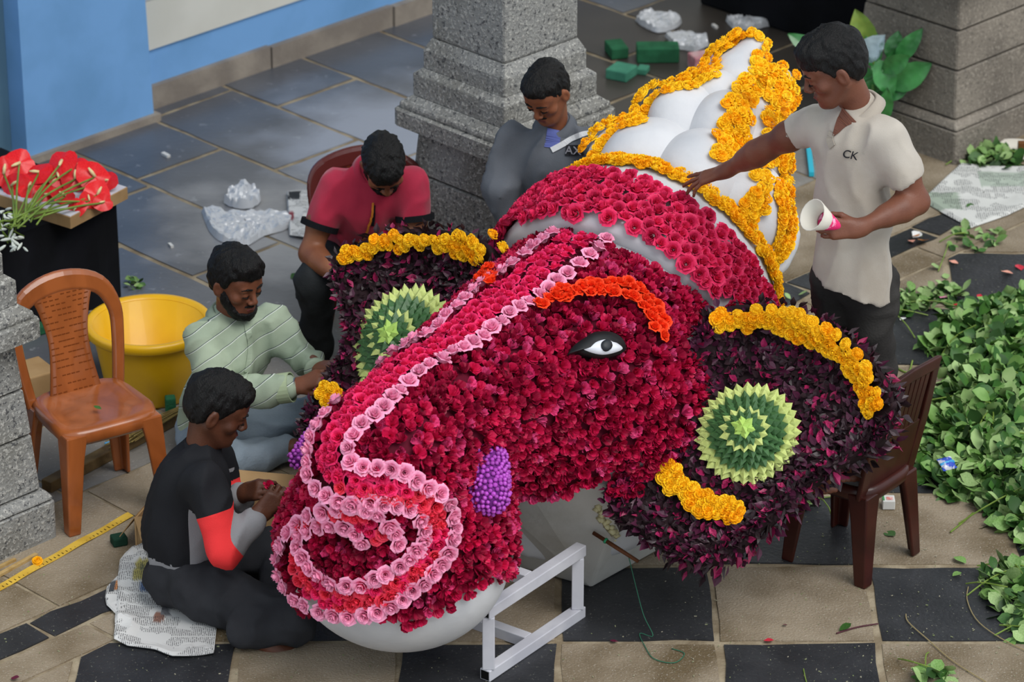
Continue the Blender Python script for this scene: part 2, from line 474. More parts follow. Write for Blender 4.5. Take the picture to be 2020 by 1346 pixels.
# ---- granite pillars: pedestal, stepped mouldings, shaft
mGran = M('rough_granite', '8b8b88', .75, .3, '75736c', 3, 6, .4, .65, bump=.7, bscale=75, world=True)
flecks(mGran, 'bdbbb4', 75, .545, .7); flecks(mGran, '34353a', 58, .575, .8)
mGranJ = M('pillar_mortar', 'b0a48f', .85, .2, '9b8f7c', 6, bump=.3, world=True)
mGranB = M('brown_granite', '857d72', .75, .3, '6e675e', 3, 6, .4, .65, bump=.6, bscale=70, world=True)
flecks(mGranB, '4e4a45', 50, .585, .6); flecks(mGranB, 'a59d90', 60, .56, .5)
_PN = []
def pillar(cu, cv, w, m, mould=True, label='pillar', plinth=True):
    """cu, cv = centre; w = pedestal width; one stone course per part"""
    ci = .075 if mould else .014
    _PN.append(1); tn = f'trim_{len(_PN)}'
    core = put(tn, mesh(tn, *(lambda b: (b.V, b.F))(MB().prism(uvrect(cu - w / 2 + ci, cu + w / 2 - ci, cv - w / 2 + ci, cv + w / 2 - ci), -.02, .9 if mould else 5.99)), mGranJ), kind='structure')
    def course(half, z0, z1, bev=.012, half1=None, name='stone'):
        b = MB(); h1 = half if half1 is None else half1
        b.hull(slab_pts(cu - half, cu + half, cv - half, cv + half, z0) + slab_pts(cu - h1, cu + h1, cv - h1, cv + h1, z1))
        return bevel(b.obj(name, m, core), bev, 2)
    H = w / 2
    if plinth:
        course(H + .035, -.02, .15); course(H + .035, .156, .19, .01, H + .012)
        z = .196
    else: z = 0.0
    if mould:
        h = H
        for z1 in (.42, .60, .775): course(h, z, z1 - .008, half1=h - .014); z = z1; h -= .014
        course(H - .055, .772, .80)
        course(H + .03, .80, .875, .03)
        course(H + .01, .872, .905)
        course(H + .0, .904, .93, .006, H - .03)
        course(H - .03, .93, 1.02, .008); course(H - .03, 1.02, 1.045, .004, H - .06)
        course(H - .06, 1.045, 1.12, .008); course(H - .06, 1.12, 1.17, .004, H - .085)
        z = 1.17
        for z1 in (1.62, 2.2, 2.75, 3.5, 4.6, 6.0): course(H - .085, z, z1 - .006); z = z1
    else:
        zs = [.2, .47, .74, .98, 1.3, 1.62, 1.95, 2.3, 2.7, 3.5, 4.6, 6.0]
        for z1 in zs:
            d = .6 * w; a = rnd.uniform(.35, .65)
            b = MB().prism(uvrect(cu - H, cu - H + w * a - .006, cv - H, cv + H), z + .004, z1 - .004); bevel(b.obj('stone', m, core), .008)
            b = MB().prism(uvrect(cu - H + w * a + .006, cu + H, cv - H, cv + H), z + .004, z1 - .004); bevel(b.obj('stone', m, core), .008); z = z1
    return core
pillar(1.62 + .29, -1.66 - .29, .58, mGran)
pillar(-.66 - .29, -1.735 - .29, .58, mGran)
pillar(4.40 + .29, -1.63 - .29, .60, mGranB)
# ---- veranda roof the pillars carry
put('ceiling', mesh('ceiling', *(lambda m: (m.V, m.F))(MB().prism(uvrect(-3.5, 9.5, -5.0, -1.7), 6.0, 6.2)), M('ceiling_plaster', 'a8a69c', .8, .2)), kind='structure')
# ================================================================== the flower covered elephant head
# local axes: E = viewer's right along the ears, Uu = up the crown, Fn = out of the face
_yw = math.radians(30.8)
Ev = Vector((math.cos(_yw), -math.sin(_yw), 0))
_el = math.radians(22.3)
Uv_ = Vector((math.cos(_el) * math.sin(_yw), math.cos(_el) * math.cos(_yw), math.sin(_el)))
Fv = Ev.cross(Uv_)
O0 = G(1150, 490, 1.07)
def LW(e, u, f): return O0 + Ev * e + Uv_ * u + Fv * f
RL = np.array([list(Ev), list(Uv_), list(Fv)])
def toW(V): return np.asarray(V) @ RL + np.array(O0)
def toL(V): return (np.asarray(V) - np.array(O0)) @ RL.T
RLM = Matrix((Ev, Uv_, Fv)).transposed()
mFoam = M('white_foam', 'd3d4d7', .55, .35, 'c4c6cb', 6, 4, .35, .7, bump=.12, bscale=35, world=True)
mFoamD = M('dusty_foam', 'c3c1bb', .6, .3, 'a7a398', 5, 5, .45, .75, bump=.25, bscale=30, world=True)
mMar = M('maroon_base', '5e0a24', .8, .2)
mLeafB = M('dark_leaf_base', '241519', .8, .2)
sculpt = empty('flower_sculpture', G(1120, 1100), 'huge elephant head sculpture covered in red roses and dark petals, lying tilted', 'sculpture')
bvh = {}
def foam(name, prims, res, m, k=.06, clip=None, noise_amp=0, base=None):
    V, Fc = solid(prims, res, k, clip)
    V = relax(V, Fc, 2)
    V = toW(V)
    if noise_amp: V = V + vnormals(V, Fc) * (noise_amp * fnoise(V, 6, 3, 2))[:, None]
    o = put(name, mesh(name, V, Fc, m, smooth=True), sculpt)
    bvh[name] = (BVHTree.FromPolygons(V.tolist(), Fc.tolist()), V, Fc)
    return o
# ---- head and trunk
HEAD = [rc((.055, .02, -.42), (.06, -.10, -.40), .45, .465),
        el((.145, -.42, -.36), (.515, .42, .55)),
        el((.115, -.62, -.30), (.415, .40, .49)),
        rc((.07, -.42, -.10), (.055, -.80, .06), .295, .255),
        rc((.06, -.80, .06), (.05, -1.10, .19), .255, .215),
        rc((.05, -1.10, .19), (.04, -1.36, .28), .215, .21),
        rc((.04, -1.36, .28), (.01, -1.38, -.06), .21, .32),
        el((0.0, -1.39, -.10), (.385, .335, .33))]
_A, _B, _C = (Vector(toL([p])[0]) for p in (W(1010, 898, .44), W(1230, 985, .44), G(1166, 1160)))
_A, _B = Vector((.13, -.87, -.13)), Vector((.50, -.745, -.33))
_jn = (_B - _A).cross(_C - _A).normalized()
if _jn.y > 0: _jn = -_jn
def _cut(Q, D):
    pd = (Q - np.array(_A)) @ np.array(_jn) + .03
    m = (Q[:, 1] > -1.04) & (Q[:, 2] < -.2) & (Q[:, 0] > -.1)
    return np.where(m, np.maximum(D, pd), D)
foam('foam_head', HEAD, .024, mFoam, k=.14, clip=_cut)
# ---- cut foam under the jaw: a flat sawn face, a shaded side
_b = MB()
_b.hull([LW(*_A), LW(*_B), G(1166, 1160), G(1258, 1092, .02), G(995, 1112), G(1480, 985, .02), G(1250, 880), G(1040, 930), LW(-.16, -.92, -.10), LW(.5, -.3, -.5), LW(-.3, -.5, -.3)])
bevel(_b.obj('foam_jaw', mFoamD, sculpt), .010, 2)
# ---- crown band (a flared ring), rim, crown
def ring(name, prof, m, axis0, n=72, t0=0, t1=2 * PI, parent=sculpt):
    """prof: (u, r) closed profile turned round the crown axis"""
    V = []; Fc = []; p = len(prof); full = abs(t1 - t0 - 2 * PI) < 1e-6; cnt = n if full else n + 1
    for i in range(cnt):
        a = t0 + (t1 - t0) * i / n
        for u, r in prof:
            V.append((.045 + math.cos(a) * r * .97, u, axis0 + math.sin(a) * r))
    for i in range(n):
        j = (i + 1) % cnt
        for q in range(p):
            Fc.append((i * p + q, i * p + (q + 1) % p, j * p + (q + 1) % p, j * p + q))
    V = toW(V); Fc = np.array(Fc)
    bvh[name] = (BVHTree.FromPolygons(V.tolist(), Fc.tolist()), V, Fc)
    return put(name, mesh(name, V, Fc, m, smooth=True), parent)
AX = -.41
band = ring('crown_band', [(.02, .40), (.02, .515), (.06, .535), (.20, .525), (.34, .485), (.395, .465), (.41, .44), (.41, .36)], mFoam, AX)
CR = []
def cpt(t, r, a):   # point on crown: t along the axis 0..1, r from axis, a angle (0 = viewer right, 90 = front)
    u = .38 + .80 * t; f = -.41 + .30 * t
    return np.array((.06 + r * math.cos(a), u - .27 * r * math.sin(a), f + r * math.sin(a)))
for t, r, rad, n, ph in ((.25, .20, .225, 7, .25), (.56, .135, .165, 6, .0), (.73, .085, .12, 5, .5)):
    for i in range(n):
        a = 2 * PI * (i + ph) / n
        lp = []
        if r > .1:
            c0 = cpt(t, r, a)
            out = Vector((math.cos(a), -.27 * math.sin(a), math.sin(a))).normalized()
            up = Vector((0, .94, .35)); up = (up - out * up.dot(out)).normalized(); sd = out.cross(up)
            R = Matrix((sd, up, out)).transposed()
            foam('crown_lobe', [el(c0, (rad * .80, rad * 1.02, rad), R)], rad / 9, mFoam, k=.02)
            if i % 2 == 0:   # raised cut ridge down one side of the lobe
                e = c0 + np.array(sd) * rad * .62
                foam('crown_ridge', [el(e, (rad * .30, rad * .98, rad * .95), R)], rad / 9, mFoam, k=.02)
        else:
            foam('crown_lobe', [el(cpt(t, r, a), (rad, rad, rad * .95))], rad / 8, mFoam, k=.02)
foam('crown_core', [rc(cpt(-.05, 0, 0), cpt(.25, 0, 0), .33, .27), rc(cpt(.25, 0, 0), cpt(.62, 0, 0), .30, .10)], .025, mFoam)
foam('crown_spike', [rc(cpt(.72, 0, 0), cpt(.86, 0, 0), .10, .125), rc(cpt(.86, 0, 0), cpt(1.05, 0, 0), .125, .06)], .014, mFoam, k=.05)
foam('crown_fin', [el((.16, 1.05, -.20), (.10, .20, .09))], .014, mFoam)
foam('crown_fin', [el((.18, .82, -.20), (.09, .16, .09))], .014, mFoam)
# ---- ears: shallow bowls, each in its own tilted plane
class Ear:
    def __init__(s, sgn, p0, outl, ctr):
        s.sgn = sgn
        s.n = (Ev * (.16 * sgn) - Uv_ * .43 + Fv * .89).normalized(); s.p0 = p0
        s.ex = (Ev - s.n * s.n.dot(Ev)).normalized(); s.ey = s.n.cross(s.ex)
        s.c = np.array(s.on(*ctr)); q = [s.on(*p) for p in outl]
        s.out = spline(q + q[:1], 91)[:-1]
    def on(s, x, y):
        d = _ray(x, y); t = (s.p0 - CAM).dot(s.n) / d.dot(s.n); p = CAM + d * t - s.p0
        return (p.dot(s.ex), p.dot(s.ey))
    def height(s, q):
        d = np.full(len(q), 1e9)
        for o in s.out: d = np.minimum(d, np.hypot(q[:, 0] - o[0], q[:, 1] - o[1]))
        up = np.clip((q[:, 1] - s.c[1]) / .4, 0, 1)
        return -(.05 + .06 * up) * (1 - np.exp(-(d / .085) ** 2)) + .02
    def w(s, q, h):
        return np.concatenate([q, np.asarray(h).reshape(-1, 1)], 1) @ np.array([list(s.ex), list(s.ey), list(s.n)]) + np.array(s.p0)
    def build(s):
        rings = [1.0, .985, .95, .9, .82, .72, .6, .45, .3, .15, .001]; NS = len(s.out)
        Q = [s.c + (s.out - s.c) * r for r in rings]; Hh = [s.height(q) for q in Q]; Hh[0] = Hh[0] * 0 - .02
        P = [s.w(s.c + (s.out - s.c) * .80, np.full(NS, -.19)), s.w(s.c + (s.out - s.c) * .97, np.full(NS, -.10))] + [s.w(q, h) for q, h in zip(Q, Hh)]
        V = np.concatenate(P); m = len(P); Fc = []
        ccw = sum(s.out[i][0] * s.out[(i + 1) % NS][1] - s.out[(i + 1) % NS][0] * s.out[i][1] for i in range(NS)) > 0
        for i in range(m - 1):
            for k in range(NS):
                f = (i * NS + k, i * NS + (k + 1) % NS, (i + 1) * NS + (k + 1) % NS, (i + 1) * NS + k); Fc.append(f if ccw else f[::-1])
        bk = tuple(range(NS)); Fc.append(bk[::-1] if ccw else bk)
        o = put('ear', mesh('ear', V, Fc, mLeafB, smooth=True), sculpt)
        s.bvh = BVHTree.FromPolygons(V.tolist(), [list(f) for f in Fc]); return o
outR = [(1385, 640), (1410, 612), (1480, 600), (1560, 608), (1640, 640), (1710, 695), (1758, 760), (1768, 820), (1740, 868), (1680, 905), (1610, 948), (1560, 990), (1500, 1045),
        (1460, 1082), (1400, 1112), (1330, 1100), (1270, 1062), (1195, 990), (1235, 930), (1270, 860), (1300, 780), (1345, 700)]
outL = [(990, 520), (960, 476), (900, 458), (820, 452), (740, 470), (680, 500), (664, 545), (682, 605), (690, 660), (672, 720), (640, 770), (605, 830), (600, 875), (640, 905), (720, 880), (800, 830), (880, 740), (950, 640), (985, 570)]
earR = Ear(1, LW(.70, -.07, 0), outR, (1475, 855)); earL = Ear(-1, LW(-.42, -.07, -.06), outL, (790, 672))
earR.build(); earL.build()
# ================================================================== flowers: one mesh of each kind, copied
def grid_faces(nu, nv, off=0):
    return [(off + i * nv + j, off + i * nv + j + 1, off + (i + 1) * nv + j + 1, off + (i + 1) * nv + j) for i in range(nu - 1) for j in range(nv - 1)]
def rose_mesh(name, m, seed, open_=1.0):
    r = random.Random(seed); V = []; Fc = []
    layers = [(3, .22, .95, .0), (4, .42, .95, .10), (5, .66, .80, .30), (5, .92, .60, .62)]
    for li, (n, rad, h, curl) in enumerate(layers):
        for k in range(n):
            a0 = 2 * PI * (k + r.uniform(-.2, .2)) / n + li * .7; wd = 2 * PI / n * .72; off = len(V)
            for i in range(4):
                t = i / 3
                for j in range(3):
                    s = j - 1
                    rr = rad * (.35 + .65 * t ** .7) * open_ + (curl * .32 * max(0, t - .5) * 2 * open_)
                    a = a0 + s * wd * (.55 + .45 * math.sin(PI * min(1, t * .9 + .1)))
                    z = -.35 + (h + .35) * t - (curl * .5 * max(0, t - .66) * 3) - abs(s) * .16 * t + r.uniform(-.05, .05)
                    rr *= 1 + r.uniform(-.05, .05) + (.10 * abs(s) if li > 1 else 0)
                    V.append((rr * math.cos(a), rr * math.sin(a), z))
            Fc += grid_faces(4, 3, off)
    return mesh(name, V, Fc, m, smooth=True)
def carnation_mesh(name, m, seed):
    r = random.Random(seed); V = []; Fc = []
    for k in range(9):
        a0 = 2.4 * k + r.uniform(-.4, .4); tilt = r.uniform(.15, 1.15); off = len(V); w = r.uniform(.35, .6)
        for i in range(3):
            t = i / 2
            for j in range(4):
                s = (j - 1.5) / 1.5
                rr = (math.sin(tilt) * t * .95 + .05) * (1 - .10 * abs(s) * t); z = math.cos(tilt) * t * .95 - .25 + (r.uniform(-.11, .11) if i else 0) + .13 * (j % 2) * t
                aa = a0 + s * w * (1.15 - .25 * t * t) / max(.45, rr) * .95
                V.append((rr * math.cos(aa), rr * math.sin(aa), z))
        Fc += grid_faces(3, 4, off)
    return mesh(name, V, Fc, m)
def marigold_mesh(name, m, seed):
    r = random.Random(seed); V = []; Fc = []
    for n, rad, z0, lean in ((3, .14, .42, .2), (6, .38, .34, .5), (9, .68, .16, .9), (11, .92, -.08, 1.3)):
        for k in range(n):
            a0 = 2 * PI * (k + r.uniform(-.25, .25)) / n; w = PI / n * 1.15; off = len(V); L = .34 * r.uniform(.8, 1.2)
            for i in range(2):
                for j in range(3):
                    s = j - 1; rr = rad * .55 + i * L * math.sin(lean) + rad * .3; z = z0 + i * L * math.cos(lean) + (.10 if (j == 1) == (i == 1) else -.03) + r.uniform(-.03, .03)
                    V.append((rr * math.cos(a0 + s * w), rr * math.sin(a0 + s * w), z))
            Fc += grid_faces(2, 3, off)
    off = len(V); V += [(.95 * math.cos(k * PI / 4), .95 * math.sin(k * PI / 4), -.3) for k in range(8)] + [(0, 0, .36)]
    Fc += [(off + k, off + (k + 1) % 8, off + 8) for k in range(8)]
    return mesh(name, V, Fc, m)
def petal_leaf_mesh(name, m, seed, wd=.27):
    r = random.Random(seed); V = []
    b = r.uniform(.1, .5); c = r.uniform(.05, .16)
    for i, w in enumerate((.12, .8, 1.0, .55, .03)):
        t = i / 4
        for s in (-1, 0, 1): V.append((s * w * wd + r.uniform(-.03, .03), t, b * t * t * .5 + c * abs(s) * w))
    return mesh(name, V, grid_faces(5, 3), m)
mRose = M('rose_pink', 'f0356f', .55, .25, 'e02260', 20, sss=.08, obj_rand=.12)
mRoseB = M('rose_crimson', 'ea3869', .55, .25, 'd02355', 18, sss=.08, obj_rand=.16)
mRoseL = M('rose_light', 'fab4cf', .55, .25, 'f593bc', 14, sss=.08, obj_rand=.07)
mRoseR = M('rose_coral', 'f2405a', .55, .25, sss=.08, obj_rand=.1)
mCarn = [M('carnation_a', 'b20c3c', .5, .3, 'cb1a4e', 25, obj_rand=.25), M('carnation_b', '940832', .5, .3, obj_rand=.25), M('carnation_c', 'c82560', .5, .3, 'd84a80', 25, obj_rand=.2)]
mMari = M('marigold_yellow', 'ffd428', .6, .2, 'ffc414', 12, obj_rand=.05)
mMariO = M('marigold_orange', 'ffba12', .6, .2, obj_rand=.06)
mOran = M('orange_bloom', 'fb4f22', .55, .25, 'f23a15', 15, obj_rand=.08)
mLfD = [M('leaf_dark', '2b1e22', .42, .4, '3f2c33', 15, obj_rand=.2), M('leaf_purple', '4f1d38', .42, .45, obj_rand=.2), M('leaf_magenta', '96174a', .45, .4, 'b02a62', 12, obj_rand=.2)]
ROSE = [rose_mesh('rose', mRose, i, 1.0) for i in range(4)]
ROSEB = [rose_mesh('rose', mRoseB, i + 10, 1.0) for i in range(4)]
ROSEL = [rose_mesh('rose', mRoseL, i + 20, 1.0) for i in range(4)]
ROSER = [rose_mesh('rose', mRoseR, i + 30, 1.0) for i in range(2)]
CARN = [carnation_mesh('carnation', mCarn[(0, 0, 0, 1, 1, 2)[i]], i) for i in range(6)]
MARI = [marigold_mesh('marigold', (mMari, mMari, mMariO)[i % 3], i) for i in range(6)]
ORAN = [rose_mesh('orange_bloom', mOran, i + 50) for i in range(3)]
LEAFD = [petal_leaf_mesh('dark_leaf', mLfD[(0, 0, 0, 1, 1, 2)[i]], i) for i in range(6)]
def frame_q(n, spin, tilt=0):
    n = Vector(n).normalized(); q = Vector((0, 0, 1)).rotation_difference(n)
    return q @ Quaternion((0, 0, 1), spin) @ Quaternion((1, 0, 0), tilt)
def me_np(me):
    V = np.empty(len(me.vertices) * 3, np.float32); me.vertices.foreach_get('co', V)
    return V.reshape(-1, 3), [tuple(p.vertices) for p in me.polygons]
def scatter(name, variants, places, parent, limit=300, stuff_name=None, label=None):
    """places: (position, quaternion, scale). The nearest `limit` are parts of their own, the rest one part of kind stuff."""
    places = sorted(places, key=lambda p: (p[0] - CAM).length - .6 * max(0, (p[1] @ Vector((0, 0, 1))).dot((CAM - p[0]).normalized())))
    pi = pinv(parent)
    for i, (p, q, s) in enumerate(places[:limit]):
        o = bpy.data.objects.new(name, variants[i % len(variants)]); COL.objects.link(o)
        o.parent = parent; o.matrix_parent_inverse = pi
        o.rotation_mode = 'QUATERNION'; o.location = p; o.rotation_quaternion = q; o.scale = (s,) * 3 if not hasattr(s, '__len__') else s
        if label: o['label'] = label
    rest = places[limit:]
    if rest:
        base = [me_np(v) for v in variants]; mats = []
        for v in variants:
            if v.materials[0] not in mats: mats.append(v.materials[0])
        VV = []; FF = []; MI = []; off = 0
        for i, (p, q, s) in enumerate(rest):
            k = i % len(variants); V, Fc = base[k]; mi = mats.index(variants[k].materials[0])
            R = np.array(q.to_matrix()); s3 = np.array((s,) * 3 if not hasattr(s, '__len__') else s)
            VV.append((V * s3) @ R.T + np.array(p)); FF += [tuple(j + off for j in f) for f in Fc]; MI += [mi] * len(Fc); off += len(V)
        o = put(stuff_name or name + '_cover', mesh(name, np.concatenate(VV), FF, mats, MI, smooth=variants[0].polygons[0].use_smooth), parent)
        o['kind'] = 'stuff'
    return places
def hit(x, y, names):
    """first surface met by the line of sight"""
    d = _ray(x, y).normalized(); best = None
    for nme in names:
        t = bvh[nme][0] if isinstance(nme, str) else nme
        r = t.ray_cast(CAM, d)
        if r[0] is not None and (best is None or r[3] < best[2]): best = (r[0], r[1] if r[1].dot(d) < 0 else -r[1], r[3])
    return best
def near(p, trees):
    best = None
    for t in trees:
        r = t.find_nearest(p)
        if r[0] is not None and (best is None or r[3] < best[2]): best = (r[0], r[1], r[3])
    return best
def mesh_samples(V, Fc, n):
    Fc = np.asarray([f for f in Fc if len(f) == 4]); 
    a, b, c, d = (V[Fc[:, i]] for i in range(4))
    ar = np.linalg.norm(np.cross(c - a, d - b), axis=1) / 2
    k = rng.choice(len(Fc), n, p=ar / ar.sum()); u = rng.random((n, 1)); v = rng.random((n, 1))
    P = (1 - u) * ((1 - v) * a[k] + v * d[k]) + u * ((1 - v) * b[k] + v * c[k])
    N = np.cross(c - a, d - b)[k]; N /= np.maximum(np.linalg.norm(N, axis=1, keepdims=True), 1e-9)
    return P, N
def thin(P, r):
    """poisson-like thinning -> indices"""
    g = {}; keep = []; r2 = r * r
    for i, p in enumerate(P):
        k = (int(p[0] // r), int(p[1] // r), int(p[2] // r)); ok = True
        for dx in (-1, 0, 1):
            for dy in (-1, 0, 1):
                for dz in (-1, 0, 1):
                    for q in g.get((k[0] + dx, k[1] + dy, k[2] + dz), ()):
                        if ((P[q] - p) ** 2).sum() < r2: ok = False; break
                    if not ok: break
                if not ok: break
            if not ok: break
        if ok: g.setdefault(k, []).append(i); keep.append(i)
    return keep
def poly_fill(poly, step, jit=.35):
    xs = [p[0] for p in poly]; ys = [p[1] for p in poly]; pts = []; y = min(ys); row = 0
    while y <= max(ys):
        x = min(xs) + (row % 2) * step / 2
        while x <= max(xs):
            pts.append((x + rnd.uniform(-jit, jit) * step, y + rnd.uniform(-jit, jit) * step)); x += step
        y += step * .8; row += 1
    P = np.array(pts); return P[in_poly(P, poly)]
HN = ['foam_head']
# ---- stripe down the trunk: two light pink rows with hot pink between, ending in a spiral
EA = [(1095, 480), (1050, 515), (1000, 553), (950, 590), (905, 632), (855, 678), (800, 708), (745, 748), (700, 782), (665, 825), (642, 862), (630, 905), (637, 945), (662, 972), (710, 985), (765, 985), (803, 997), (822, 1022), (828, 1055), (812, 1085), (785, 1110), (750, 1132), (700, 1147), (652, 1133), (618, 1103), (608, 1065), (632, 1038), (665, 1026), (698, 1030), (716, 1052), (728, 1075)]
EB = [(1192, 490), (1160, 522), (1118, 556), (1078, 588), (1042, 615), (1000, 640), (962, 670), (925, 700), (880, 722), (835, 750), (792, 788), (757, 820), (725, 850), (702, 875), (696, 902), (722, 920), (772, 928), (820, 946), (856, 975), (878, 1010), (884, 1050), (874, 1088), (850, 1122), (815, 1155), (775, 1182), (720, 1202), (662, 1202), (612, 1178), (578, 1135), (573, 1095), (590, 1055), (620, 1022), (658, 1000), (700, 988), (740, 996), (766, 1020), (784, 1048), (772, 1072)]
A_ = spline(EA, 240); B_ = spline(EB, 240)
def along(P, step):
    out = [P[0]]; acc = 0
    for i in range(1, len(P)):
        acc += np.hypot(*(P[i] - P[i - 1]))
        if acc >= step: out.append(P[i]); acc = 0
    return out
light, pink = [], []
def face(h, lift, s, tilt=.35):
    n = h[1] + Vector((rnd.uniform(-tilt, tilt), rnd.uniform(-tilt, tilt), rnd.uniform(-tilt, tilt)))
    return (h[0] + h[1] * lift, frame_q(n, rnd.uniform(0, 6.3)), s)
for P in (A_, B_):
    for x, y in along(P, 21):
        h = hit(x + rnd.uniform(-3, 3), y + rnd.uniform(-3, 3), HN)
        if h is None:
            q = W(x, y, (light[-1][0].y if light else 1.0)); h = near(q, [bvh['foam_head'][0]])
        if h: light.append(face(h, .042, rnd.uniform(.025, .031)))
stripe_poly = [tuple(p) for p in A_[::3]] + [tuple(p) for p in B_[::-3]]
for i in range(0, 240, 2):
    a, b = A_[i], B_[i]; w = np.hypot(*(b - a)); n = max(1, int((w - 24) / 17))
    if i % 4 and w < 62: continue
    for k in range(n):
        p = a + (b - a) * ((k + .5 + rnd.uniform(-.25, .25)) / n * (1 - 36 / w) + 18 / w)
        h = hit(p[0] + rnd.uniform(-3, 3), p[1] + rnd.uniform(-3, 3), HN)
        if h: pink.append(face(h, .034, rnd.uniform(.021, .027)))
kp = thin(np.array([p[0] for p in pink]), .026); pink = [pink[i] for i in kp]
coral = [p for p in pink if prj(p[0])[1] > 960 and rnd.random() < .6]; pink = [p for p in pink if p not in coral]
scatter('light_pink_rose', ROSEL, light, sculpt)
scatter('pink_rose', ROSE, pink, sculpt)
scatter('coral_rose', ROSER, coral, sculpt)
# ---- orange brows
brows = [[(1050, 620), (1080, 595), (1120, 575), (1170, 566), (1220, 570), (1250, 584), (1275, 603), (1297, 640), (1302, 672), (1294, 692), (1282, 668), (1264, 638), (1243, 612), (1218, 600), (1180, 594), (1140, 600), (1100, 612), (1070, 624)],
         [(948, 535), (965, 522), (982, 530), (988, 555), (982, 582), (962, 585), (950, 562)]]
orange = []
for pl in brows:
    for x, y in poly_fill(pl, 13):
        h = hit(x, y, HN)
        if h: orange.append(face(h, .046, rnd.uniform(.019, .024)))
scatter('orange_bloom', ORAN, orange, sculpt)
# ---- eye: black lid, white, pupil, each a thin carved plate
def plate(name, outline, m, lift, thick=.03, dome=.012, n=40):
    q = spline(list(outline) + [outline[0]], n + 1)[:-1]; c = q.mean(0)
    hs = [hit(x, y, HN) for x, y in q]; hc = hit(c[0], c[1], HN); nn = hc[1]
    ring0 = [Vector(h[0]) + nn * (lift - thick) for h in hs]; ring1 = [Vector(h[0]) + nn * lift for h in hs]
    cc = hc[0] + nn * (lift + dome); ring2 = [a.lerp(cc, .5) + nn * dome * .5 for a in ring1]
    V = ring0 + ring1 + ring2 + [cc]
    Fc = [(r * n + k, r * n + (k + 1) % n, (r + 1) * n + (k + 1) % n, (r + 1) * n + k) for r in range(2) for k in range(n)] + [(2 * n + k, 2 * n + (k + 1) % n, 3 * n) for k in range(n)]
    return put(name, mesh(name, V, Fc, m, smooth=True), eye if name != 'eyelid' else sculpt)
mBlk = M('black_paint', '0e1012', .5, .4); mWht = M('white_paint', 'dfe3ea', .5, .4); mPup = M('pupil_paint', '22272c', .5, .4)
eye = None
eye_out = [(1110, 708), (1122, 690), (1142, 676), (1160, 666), (1190, 665), (1212, 676), (1221, 692), (1218, 704), (1200, 711), (1172, 714), (1145, 709), (1128, 704)]
eye = plate('eyelid', eye_out, mBlk, .058)
plate('eye_white', [(1136, 701), (1155, 687), (1178, 680), (1197, 686), (1213, 699), (1198, 707), (1175, 711), (1152, 707)], mWht, .066, .02)
plate('pupil', [(1178 + 11 * math.cos(a), 696 + 11 * math.sin(a)) for a in np.linspace(0, 2 * PI, 12, endpoint=False)], mPup, .084, .02, .004, 24)
# ---- maroon carnations over the head
tree, V, Fc = bvh['foam_head']
P, N = mesh_samples(V, Fc, 45000); px = prj_np(P); L_ = toL(P)
vis = (N * (np.array(CAM) - P)).sum(1) > 0
white_low = [(520, 1130), (565, 1138), (592, 1166), (640, 1198), (720, 1210), (780, 1222), (800, 1236), (850, 1212), (900, 1182), (950, 1152), (1005, 1130), (1100, 1300), (500, 1350)]
white_band = [(1130, 435), (1200, 455), (1270, 482), (1340, 525), (1430, 600), (1392, 612), (1350, 575), (1300, 545), (1225, 506), (1190, 488), (1128, 484)]
ex = in_poly(px, white_low) | in_poly(px, white_band) | in_poly(px, [tuple(q) for q in eye_out])
for pl in brows + [stripe_poly]: ex |= in_poly(px, pl)
cutf = (np.abs((L_ - np.array(_A)) @ np.array(_jn) + .03) < .03) & (L_[:, 2] < -.16)
ok = ~cutf & (~ex | ~vis) & (L_[:, 2] > -.62) & (L_[:, 1] < .03) & ~((N @ np.array(Fv) < -.25))
ok &= ~(~vis & (L_[:, 2] < -.25) & (L_[:, 1] < -1.1))
ok &= (px[:, 1] < 1270)
# the head is painted maroon where the petals go
_hm = bpy.data.objects['foam_head'].data; _hm.materials.append(mMar)
_fc = V[Fc].mean(1); _px = prj_np(_fc); _fl = toL(_fc)
_e = in_poly(_px, [(x, y - 14) for x, y in white_low]) | in_poly(_px, white_band) | (_fl[:, 2] < -.5) | (_fl[:, 1] > .0) | (np.abs((_fl - np.array(_A)) @ np.array(_jn) + .03) < .02) & (_fl[:, 2] < -.16)
_e |= (_fl[:, 2] < -.28) & (_fl[:, 1] < -1.1)
_hm.polygons.foreach_set('material_index', np.where(_e, 0, 1).astype(np.int32))
P, N = P[ok], N[ok]; kp = thin(P, .026); P, N = P[kp], N[kp]
carn = [(Vector(p) + Vector(n) * rnd.uniform(.006, .016), frame_q(Vector(n) + Vector((rnd.uniform(-.4, .4), rnd.uniform(-.4, .4), rnd.uniform(-.4, .4))), rnd.uniform(0, 6.3)), rnd.uniform(.030, .040)) for p, n in zip(P, N)]
for x, y in poly_fill([(1228, 885), (1290, 860), (1310, 900), (1285, 935), (1262, 968), (1205, 990), (1195, 965)], 17):
    h = hit(x, y, HN + [earR.bvh])
    if h: carn.append(face(h, .014, rnd.uniform(.028, .036), .4))
scatter('maroon_carnation', CARN, carn, sculpt, stuff_name='carnation_cover')
